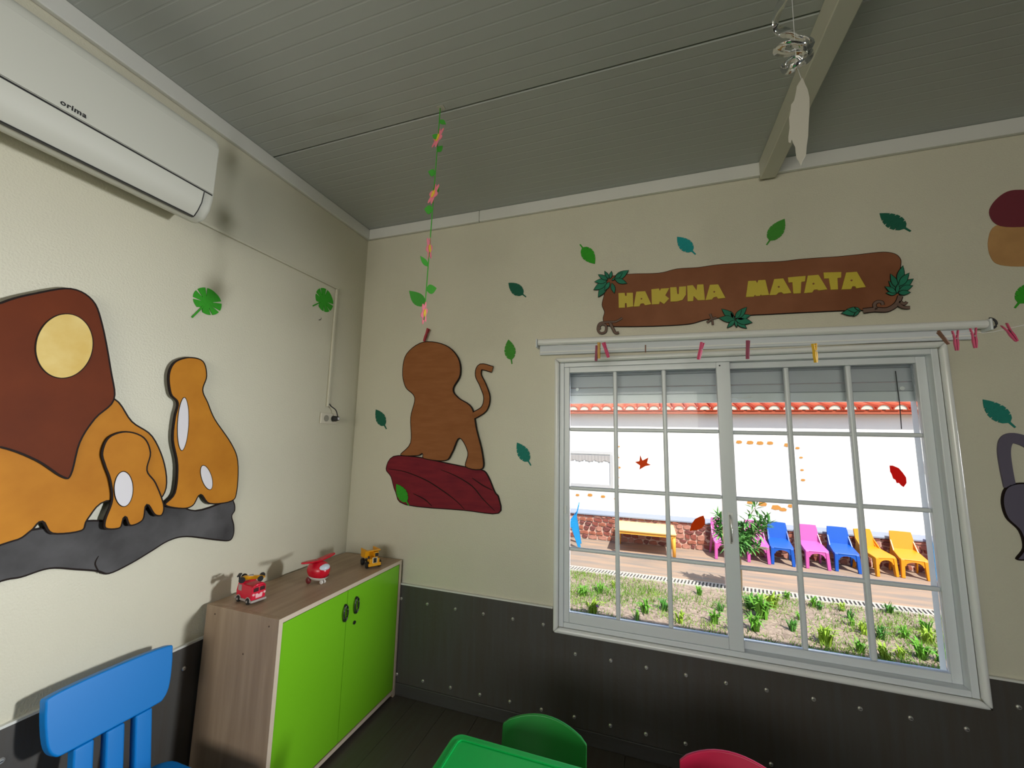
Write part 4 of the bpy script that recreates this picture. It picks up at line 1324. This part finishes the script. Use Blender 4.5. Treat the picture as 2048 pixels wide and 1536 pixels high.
gy1 = 0.007 - 0.0035
gy2 = 0.041 - 0.0035
glass_leaf('maple_leaf', [(1280, 910), (1285, 921), (1297, 915), (1294, 926), (1302, 930), (1291, 932), (1279, 939), (1280, 931), (1270, 924), (1279, 922)], translucent('orange_leaf', '#ff8a4a'), 'orange star-shaped maple leaf stuck on the left sash', gy1)
glass_leaf('oval_leaf', [(1379, 1062), (1383, 1048), (1390, 1038), (1400, 1033), (1407, 1031), (1410, 1040), (1410, 1048), (1404, 1056), (1394, 1060)], translucent('dark_orange_leaf', '#f07a20'), 'dark orange teardrop leaf stuck low on the left sash', gy1)
glass_leaf('red_leaf', [(1779, 931), (1785, 931), (1797, 936), (1805, 945), (1812, 955), (1813, 966), (1807, 974), (1802, 971), (1798, 966), (1793, 966), (1791, 960), (1786, 957), (1783, 948), (1780, 943)], translucent('red_leaf', '#ff4a44'), 'red notched leaf stuck on the right sash', gy2)

# ------------------------------------------------------------------ outdoors
ZG = -0.25
obj('ground_1', nbox(-14, 20, 0.14, 3.36, ZG - 0.3, ZG), M_SOIL, kind='structure')
obj('ground_2', nbox(-14, 20, 3.36, 16, ZG - 0.3, ZG + 0.004), M_PAVE, kind='structure')
dg = thing('drain_grate', 'long slotted drain grate between the lawn and the paving', 'drain', (2.8, 3.36, ZG))
obj('channel', nbox(-1.5, 8.0, 3.27, 3.44, ZG - 0.02, ZG + 0.005), M_DARKGREY, dg)
bm = bmesh.new()
box(bm, -1.5, 8.0, 3.262, 3.285, ZG - 0.02, ZG + 0.014)
box(bm, -1.5, 8.0, 3.425, 3.448, ZG - 0.02, ZG + 0.014)
obj('rim', bm, mat('drain_concrete', '#b9b0a8', 0.8), dg)
bm = bmesh.new()
x = -1.5
while x < 8.0:
    M = Matrix.Translation((x, 3.355, 0)) @ Matrix.Rotation(radians(-12), 4, 'Z')
    box(bm, 0, 0.019, -0.072, 0.072, ZG + 0.004, ZG + 0.013, M)
    x += 0.039
obj('bars', bm, mat('drain_concrete', '#b9b0a8'), dg, kind='stuff')

# neighbouring white building
YF = 5.02
nb = thing('neighbour_building', 'white low building with stone plinth and terracotta roof seen through the window', 'building', (2.5, YF, ZG))
obj('wall', nbox(-10, 16, YF + 0.02, YF + 0.3, 0.20, 2.0), M_FACADE, nb)
obj('plinth_backing', nbox(-10, 16, YF - 0.0, YF + 0.3, ZG, 0.155), M_MORTAR, nb)
obj('plinth_ledge', prism(bmesh.new(), [(-10, YF - 0.03, 0.156), (-10, YF - 0.03, 0.175), (-10, YF + 0.02, 0.235), (-10, YF + 0.3, 0.235), (-10, YF + 0.3, 0.156)], (26, 0, 0)), M_LEDGE, nb)
# rough stones of the plinth
rr = random.Random(3)
sm_ = []
for k in range(4):
    bm = bmesh.new()
    pts = []
    n = 7
    for i in range(n):
        a = 2 * pi * i / n + rr.uniform(-.25, .25)
        ca, sa = cos(a), sin(a)
        sc = 0.5 / max(abs(ca), abs(sa)) * rr.uniform(0.86, 1.0)
        pts.append((ca * sc, 0, sa * sc))
    prism(bm, pts, (0, -0.02, 0))
    for v in bm.verts:
        if v.co.y < -0.01:
            v.co.x *= 0.86
            v.co.z *= 0.86
            v.co.y += rr.uniform(-0.004, 0.006)
    sm_.append(obj('stone', bm, M_STONES[k], nb, world=False))
cnt = 0
used = set()
z = ZG + 0.005
rows = [0.075, 0.06, 0.085, 0.062, 0.07, 0.045]
for ri, hgt in enumerate(rows):
    x = 0.55 + rr.uniform(-0.1, 0)
    while x < 5.75 and cnt < 296:
        wv = rr.uniform(0.07, 0.165)
        k = rr.randrange(4)
        loc = Vector((x + wv / 2, YF, z + hgt / 2 + rr.uniform(-.006, .006))) - Vector(nb['_w'])
        scl = (wv * 0.98, rr.uniform(0.7, 1.3), hgt * rr.uniform(0.88, 1.08))
        rot = (0, rr.uniform(-0.07, 0.07), 0)
        if k not in used:
            used.add(k)
            s = sm_[k]
            s.location, s.scale, s.rotation_euler = loc, scl, rot
        else:
            child(sm_[k], nb, loc, rot, scl)
        cnt += 1
        x += wv
    z += hgt + 0.002
# tiled eaves
EY = 4.905
obj('eave_board', nbox(-10, 16, EY - 0.0, YF + 0.3, 1.885, 1.915), mat('eave_brick', '#a8543a', 0.85), nb)
slope = radians(14)
pitch = 0.192
RL = 1.5
bm = bmesh.new()
n = 8
outer, inner = [], []
for k in range(n + 1):
    a = pi * k / n
    outer.append((0.088 * cos(a), 0.080 * sin(a)))
    inner.append((0.074 * cos(a), 0.066 * sin(a)))
ringp = [(a, 0, b) for a, b in outer] + [(a, 0, b) for a, b in reversed(inner)]
for i in range(len(outer) - 1):
    prism(bm, [(outer[i][0], 0, outer[i][1]), (outer[i + 1][0], 0, outer[i + 1][1]), (inner[i + 1][0], 0, inner[i + 1][1]), (inner[i][0], 0, inner[i][1])], (0, RL, 0))
tile = obj('roof_tile', bm, M_TILE, nb, world=False)
bm = prism(bmesh.new(), [(a * 0.98, 0.006, b * 0.98) for a, b in inner], (0, 0.03, 0))
plug = obj('mortar_plug', bm, M_TILEM, tile, world=False)
x0 = 0.0
k = 0
for i in range(-12, 46):
    xx = i * pitch
    loc = Vector((xx, EY - 0.02, 1.945)) - Vector(nb['_w'])
    if k == 0:
        tile.location = loc
        tile.rotation_euler = (slope, 0, 0)
    else:
        c = child(tile, nb, loc, (slope, 0, 0))
        child(plug, c)
    k += 1
RM_ = Matrix.Translation((0, EY, 1.925)) @ Matrix.Rotation(slope, 4, 'X')
obj('roof_deck', nbox(-10, 16, 0.0, 3.4, -0.01, 0.012, RM_), M_TILE, nb)
bm = bmesh.new()
for i in range(-12, 46):
    box(bm, (i + 0.5) * pitch - 0.075, (i + 0.5) * pitch + 0.075, -0.012, 0.3, 0.012, 0.024, RM_)
obj('pan_tiles', bm, M_TILE, nb, kind='stuff')
# curtained window of the building, at the left
a0, a1 = on(1, YF, 1100, 900), on(1, YF, 1224, 925)
fw = obj('facade_window', frame_bm(-0.55, 1.235, 0.62, 1.235, 0.05, YF - 0.012, YF + 0.05), mat('facade_window_frame', (0.45, 0.45, 0.47), 0.5), nb)
e = obj('pane', nbox(-0.5, 1.185, YF + 0.004, YF + 0.018, 0.67, 1.185), mat('facade_pane', (0.70, 0.72, 0.74), 0.1), fw)
e.location = -Vector(nb['_w'])
bm = bmesh.new()
N = 60
for i in range(N):
    xa, xb = -0.5 + 1.685 * i / N, -0.5 + 1.685 * (i + 1) / N
    dz = 0.08 + 0.03 * abs(sin(i * 0.5))
    box(bm, xa, xb, YF - 0.002 - 0.006 * (i % 2), YF + 0.002, 1.165 - dz, 1.165)
e = obj('lace_curtain', bm, mat('lace', (0.38, 0.36, 0.36), 0.9), fw)
e.location = -Vector(nb['_w'])
# exposed ochre stones scattered in the plaster
MO = mat('accent_stone', '#c58b3c', 0.85, color2='#b0753a', vscale=10)
acs = None
for i, (u, v, w) in enumerate([(1237, 893, .05), (1236, 915, .05), (1238, 935, .06), (1236, 955, .05), (1235, 972, .06), (1155, 990, .07), (1180, 990, .09), (1206, 993, .08), (1232, 997, .07),
                               (1478, 884, .09), (1500, 885, .10), (1520, 886, .10), (1540, 886, .09), (1575, 890, .10), (1595, 896, .06), (1602, 915, .05), (1604, 940, .05), (1606, 960, .06),
                               (1500, 1005, .09), (1525, 1008, .12), (1552, 1015, .13), (1566, 1019, .10), (1582, 1012, .09)]):
    q = on(1, YF + 0.019, u, v)
    if acs is None:
        acs = obj('accent_stone', prism(bmesh.new(), [(a, 0, b) for a, b in [(-.5, -.2), (-.1, -.35), (.4, -.25), (.5, .1), (.2, .35), (-.35, .3)]], (0, -0.004, 0)), MO, nb, world=False)
        c = acs
    else:
        c = child(acs, nb)
    c.location = q - Vector(nb['_w'])
    c.scale = (w, 1, w * 0.8)

# plastic garden chairs in a row
def garden_chair(label, material, x, y, rz):
    c = thing('garden_chair', label, 'chair', (x, y, ZG + 0.0045), rotz=rz, group='plastic child chairs along the stone plinth')
    H = 0.53
    # local: faces -y; x to the right
    # back: tapered panel with a rounded top
    prof = smooth_poly([(-0.128, 0.0), (-0.126, 0.10), (-0.115, 0.220), (-0.098, 0.234), (0, 0.236), (0.098, 0.234), (0.115, 0.220), (0.126, 0.10), (0.128, 0.0)], 3, closed=False)
    MB = Matrix.Translation((0, 0.09, 0.300)) @ Matrix.Rotation(radians(-14), 4, 'X')
    obj('backrest', prism(bmesh.new(), [(a, 0, b) for a, b in prof], (0, 0.016, 0), MB), material, c, world=False, bevel=0.005)
    st = [(-0.128, 0.108, 0.296), (0.128, 0.108, 0.296), (0.142, -0.16, 0.230), (0.132, -0.185, 0.218), (-0.132, -0.185, 0.218), (-0.142, -0.16, 0.230)]
    obj('seat', prism(bmesh.new(), st, (0, 0, 0.018)), material, c, world=False, bevel=0.006)
    # arched front apron between the front legs
    ap = [(-0.136, -0.18, 0.232), (0.136, -0.18, 0.232), (0.132, -0.186, 0.150)] + [(0.085 * cos(a), -0.184, 0.150 + 0.055 * sin(a)) for a in [pi * q / 8 for q in range(9)]] + [(-0.132, -0.186, 0.150)]
    obj('apron', prism(bmesh.new(), ap, (0, 0.014, 0)), material, c, world=False)
    for s in (-1, 1):
        fl_ = [(0.135 * s, -0.19, 0.228), (0.135 * s, -0.13, 0.238), (0.145 * s, -0.165, 0.0), (0.145 * s, -0.198, 0.0)]
        obj('leg', prism(bmesh.new(), fl_, (-0.040 * s, 0, 0)), material, c, world=False, bevel=0.006)
        rl = [(0.124 * s, 0.06, 0.290), (0.126 * s, 0.115, 0.37), (0.150 * s, 0.185, 0.0), (0.150 * s, 0.150, 0.0), (0.126 * s, 0.05, 0.250)]
        obj('leg', prism(bmesh.new(), rl, (-0.018 * s, 0, 0)), material, c, world=False, bevel=0.004)
        sd = [(0.126 * s, 0.108, 0.300), (0.122 * s, 0.140, 0.44), (0.132 * s, 0.02, 0.285), (0.138 * s, -0.16, 0.240), (0.138 * s, -0.15, 0.205), (0.130 * s, 0.08, 0.250)]
        obj('side_flange', prism(bmesh.new(), sd, (-0.012 * s, 0, 0)), material, c, world=False)
    return c


gc = garden_chair('pink plastic child chair outside, left of the bush, partly hidden', M_CHAIRP, 2.83, 4.775, 0.05)
G = 'plastic child chairs along the stone plinth'
dup(gc, (3.27, 4.775, ZG + .0045), -0.05, 'pink plastic child chair outside, mostly behind the bush', G)
dup(gc, (3.575, 4.785, ZG + .0045), -0.1, 'blue plastic child chair outside, beside the bush', G, M_CHAIRB)
dup(gc, (3.965, 4.775, ZG + .0045), 0.0, 'pink plastic child chair outside, between the two blue chairs', G)
dup(gc, (4.315, 4.775, ZG + .0045), -0.08, 'blue plastic child chair outside, between a pink and a yellow chair', G, M_CHAIRB)
dup(gc, (4.66, 4.765, ZG + .0045), 0.32, 'yellow plastic child chair outside, behind the muntin, next to the blue one', G, M_CHAIRY)
dup(gc, (5.035, 4.785, ZG + .0045), -0.1, 'yellow plastic child chair outside, last whole chair on the right', G, M_CHAIRY)
dup(gc, (5.42, 4.765, ZG + .0045), -0.3, 'pale pink plastic child chair outside, cut off by the window jamb', G)
bgc = dup(gc, (0.56, 4.47, ZG + .0045), -1.45, 'sky blue plastic child chair outside at the left window edge, seen from the side', G, M_CHAIRC)
bgc.scale = (1.15, 1.15, 1.25)

# yellow garden table
gt = thing('garden_table', 'pale yellow plastic child table outside against the stone plinth', 'table', (1.74, 4.6, ZG + .0045))
obj('tabletop', nbox(1.30, 2.17, 4.30, 4.95, 0.080, 0.112), M_TBLY, gt, bevel=0.012)
obj('rim', nbox(1.32, 2.15, 4.32, 4.34, 0.045, 0.0795), mat('garden_table_rim', '#eaa63e', 0.5), gt)
for x in (1.335, 2.135):
    for y in (4.35, 4.90):
        obj('leg', tube(bmesh.new(), [(x, y, 0.0795), (x, y, ZG + .0045)], [0.028, 0.022], 10), mat('garden_table_rim', '#eaa63e'), gt, smooth=True)

# oleander bush just outside the lawn edge
bu = thing('oleander_bush', 'green bush with narrow pointed leaves outside behind the window mullion', 'bush', (2.66, 3.12, ZG))
rb_ = random.Random(11)
ctr = on(1, 3.12, 1478, 1068)
tr_top = Vector((ctr.x, 3.12, ctr.z - 0.2))
bm = tube(bmesh.new(), [(ctr.x - 0.01, 3.12, ZG), (ctr.x, 3.12, 0.0), tr_top], [0.014, 0.012, 0.009], 8)
stems = []
for i in range(16):
    a = rb_.uniform(0, 2 * pi)
    rr_ = rb_.uniform(0.08, 0.32)
    tip = ctr + Vector((cos(a) * rr_, sin(a) * rr_ * 0.7, rb_.uniform(-0.16, 0.22)))
    midp = tr_top.lerp(tip, 0.5) + Vector((0, 0, 0.05))
    tube(bm, [tr_top - Vector((0, 0, 0.06)), midp, tip], [0.006, 0.005, 0.003], 5)
    stems.append((tr_top, midp, tip))
tall = on(1, 3.12, 1512, 1012)
tube(bm, [tr_top, ctr, tall], [0.007, 0.005, 0.003], 5)
stems.append((tr_top, ctr, tall))
obj('branches', bm, M_STEM, bu)
bm = bmesh.new()
for (a, b, c) in stems:
    for j in range(58):
        t = rb_.uniform(0.30, 1.0)
        base = a.lerp(b, t * 2) if t < 0.5 else b.lerp(c, t * 2 - 1)
        d = Vector((rb_.gauss(0, 1), rb_.gauss(0, 1), rb_.gauss(0.15, 0.8))).normalized()
        L = rb_.uniform(0.08, 0.15)
        s = d.cross(Vector((0, 0, 1))).normalized() * L * 0.12
        up = s.cross(d).normalized() * L * 0.06
        v = [bm.verts.new(base), bm.verts.new(base + d * L * .5 + s + up), bm.verts.new(base + d * L), bm.verts.new(base + d * L * .5 - s + up)]
        bm.faces.new((v[0], v[1], v[2]))
        bm.faces.new((v[0], v[2], v[3]))
obj('leaves', bm, M_BUSH, bu, kind='stuff')

# clumps of strappy green plants and thin grass on the sandy lawn
TU = [(1165, 1192, 1.0, 0), (1200, 1186, 0.9, 0), (1186, 1228, 1.25, 1), (1228, 1175, 0.7, 1), (1290, 1225, 1.1, 0), (1330, 1222, 1.0, 2), (1275, 1240, 0.8, 0), (1440, 1222, 0.8, 2), (1428, 1246, 1.1, 0),
      (1400, 1190, 0.8, 0), (1466, 1262, 1.0, 0), (1502, 1218, 1.3, 2), (1524, 1236, 1.7, 0), (1545, 1215, 1.3, 1), (1510, 1262, 1.2, 0), (1575, 1198, 0.8, 0), (1628, 1213, 0.9, 0), (1640, 1219, 0.7, 2),
      (1652, 1290, 1.35, 1), (1685, 1222, 0.8, 1), (1700, 1237, 0.8, 2), (1706, 1252, 0.8, 0), (1728, 1268, 0.9, 1), (1762, 1278, 1.0, 2), (1722, 1305, 0.9, 0), (1780, 1226, 0.9, 2), (1850, 1262, 0.9, 0),
      (1856, 1286, 1.1, 1), (1812, 1276, 0.9, 0), (1770, 1318, 1.0, 1), (1845, 1318, 1.2, 0), (1802, 1316, 0.8, 1), (1585, 1262, 0.9, 2), (1600, 1240, 0.7, 0), (1882, 1325, 1.0, 2), (1360, 1246, 0.9, 1)]
WHERE = ['near the drain at the far left', 'just right of the leftmost clump', 'with purple flower at the lower left', 'small, under the drain on the left', 'in the second bottom pane', 'deep green, right of another in the second pane',
         'small, low in the second pane', 'deep green, upper part of the third pane', 'middle of the third pane', 'small, just below the drain in the third pane', 'at the lower right of the left sash',
         'deep green, left edge of the right sash', 'largest, left bottom pane of the right sash', 'yellow green, beside the largest clump', 'low in the first pane of the right sash', 'small, near the drain in the right sash',
         'near the drain, right of the first muntin', 'deep green, tiny, near the drain beside a muntin', 'bright yellow green, alone low in the middle pane', 'yellow green, near the drain, middle pane',
         'deep green, middle of the middle pane', 'small, centre of the middle pane', 'yellow green, left of the last muntin', 'deep green upright, right of the last muntin', 'low in the middle pane by the muntin',
         'deep green, near the drain in the last pane', 'beside the right window jamb, upper', 'yellow green, beside the right window jamb', 'in the middle of the last pane', 'yellow green, low left in the last pane',
         'low right in the last pane', 'yellow green, low middle of the last pane', 'deep green, right of the largest clump', 'small, left of the middle muntin', 'deep green, at the jamb foot', 'yellow green, lowest in the second pane']
rt = random.Random(5)


def clump(u, v, s, mi, where):
    q = on(2, ZG, u, v)
    c = thing('grass_clump', 'green plant clump on the lawn outside, ' + where, 'plant', (q.x, q.y, ZG), group='plant clumps on the lawn')
    bm = bmesh.new()
    nb_ = int(26 * s)
    for j in range(nb_):
        a = rt.uniform(0, 2 * pi)
        lean = rt.uniform(0.15, 1.0)
        L = rt.uniform(0.09, 0.17) * s
        w = rt.uniform(0.005, 0.009) * s
        d = Vector((cos(a), sin(a), 0))
        sd = Vector((-sin(a), cos(a), 0)) * w
        o0 = Vector((rt.uniform(-.02, .02), rt.uniform(-.02, .02), 0)) * s
        p0 = o0 + d * 0.01
        p1 = o0 + d * (L * lean * 0.4) + Vector((0, 0, L * 0.6))
        p2 = o0 + d * (L * lean * 0.95) + Vector((0, 0, L * (0.95 - 0.5 * lean)))
        v_ = [bm.verts.new(p0 - sd), bm.verts.new(p0 + sd), bm.verts.new(p1 + sd), bm.verts.new(p1 - sd), bm.verts.new(p2)]
        bm.faces.new((v_[0], v_[1], v_[2], v_[3]))
        bm.faces.new((v_[3], v_[2], v_[4]))
    obj('blades', bm, M_TUFT[mi], c, world=False, kind='stuff')
    if 'purple' in where:
        obj('flower', blob(bmesh.new(), (0.05, -0.05, 0.10), 0.016, 0.016, 0.010, 8, 6), mat('purple_flower', '#b06ac0', 0.7), c, world=False)


for (u, v, s, mi), wh in zip(TU, WHERE):
    clump(u, v, s, mi, wh)

bm = bmesh.new()
rg = random.Random(21)
for i in range(34000):
    x = rg.uniform(0.3, 5.2)
    y = rg.uniform(1.3, 3.24)
    dens = 0.5 + 0.5 * sin(x * 2.3 + 1.7 * sin(y * 3.1)) * sin(y * 4.3 + 1.1 * sin(x * 3.0))
    if rg.random() > dens ** 1.5 * 1.1:
        continue
    L = rg.uniform(0.02, 0.06)
    a = rg.uniform(0, 2 * pi)
    w = 0.004
    b = Vector((x, y, ZG))
    s = Vector((cos(a), sin(a), 0)) * w
    tip = b + Vector((rg.gauss(0, 0.02), rg.gauss(0, 0.02), L))
    v_ = [bm.verts.new(b - s), bm.verts.new(b + s), bm.verts.new(tip)]
    bm.faces.new(v_)
tag(obj('lawn_grass', bm, M_GRASS), 'thin patchy green grass on the sandy lawn outside', 'grass', kind='stuff')

for o in SC.objects:
    if '_w' in o:
        del o['_w']
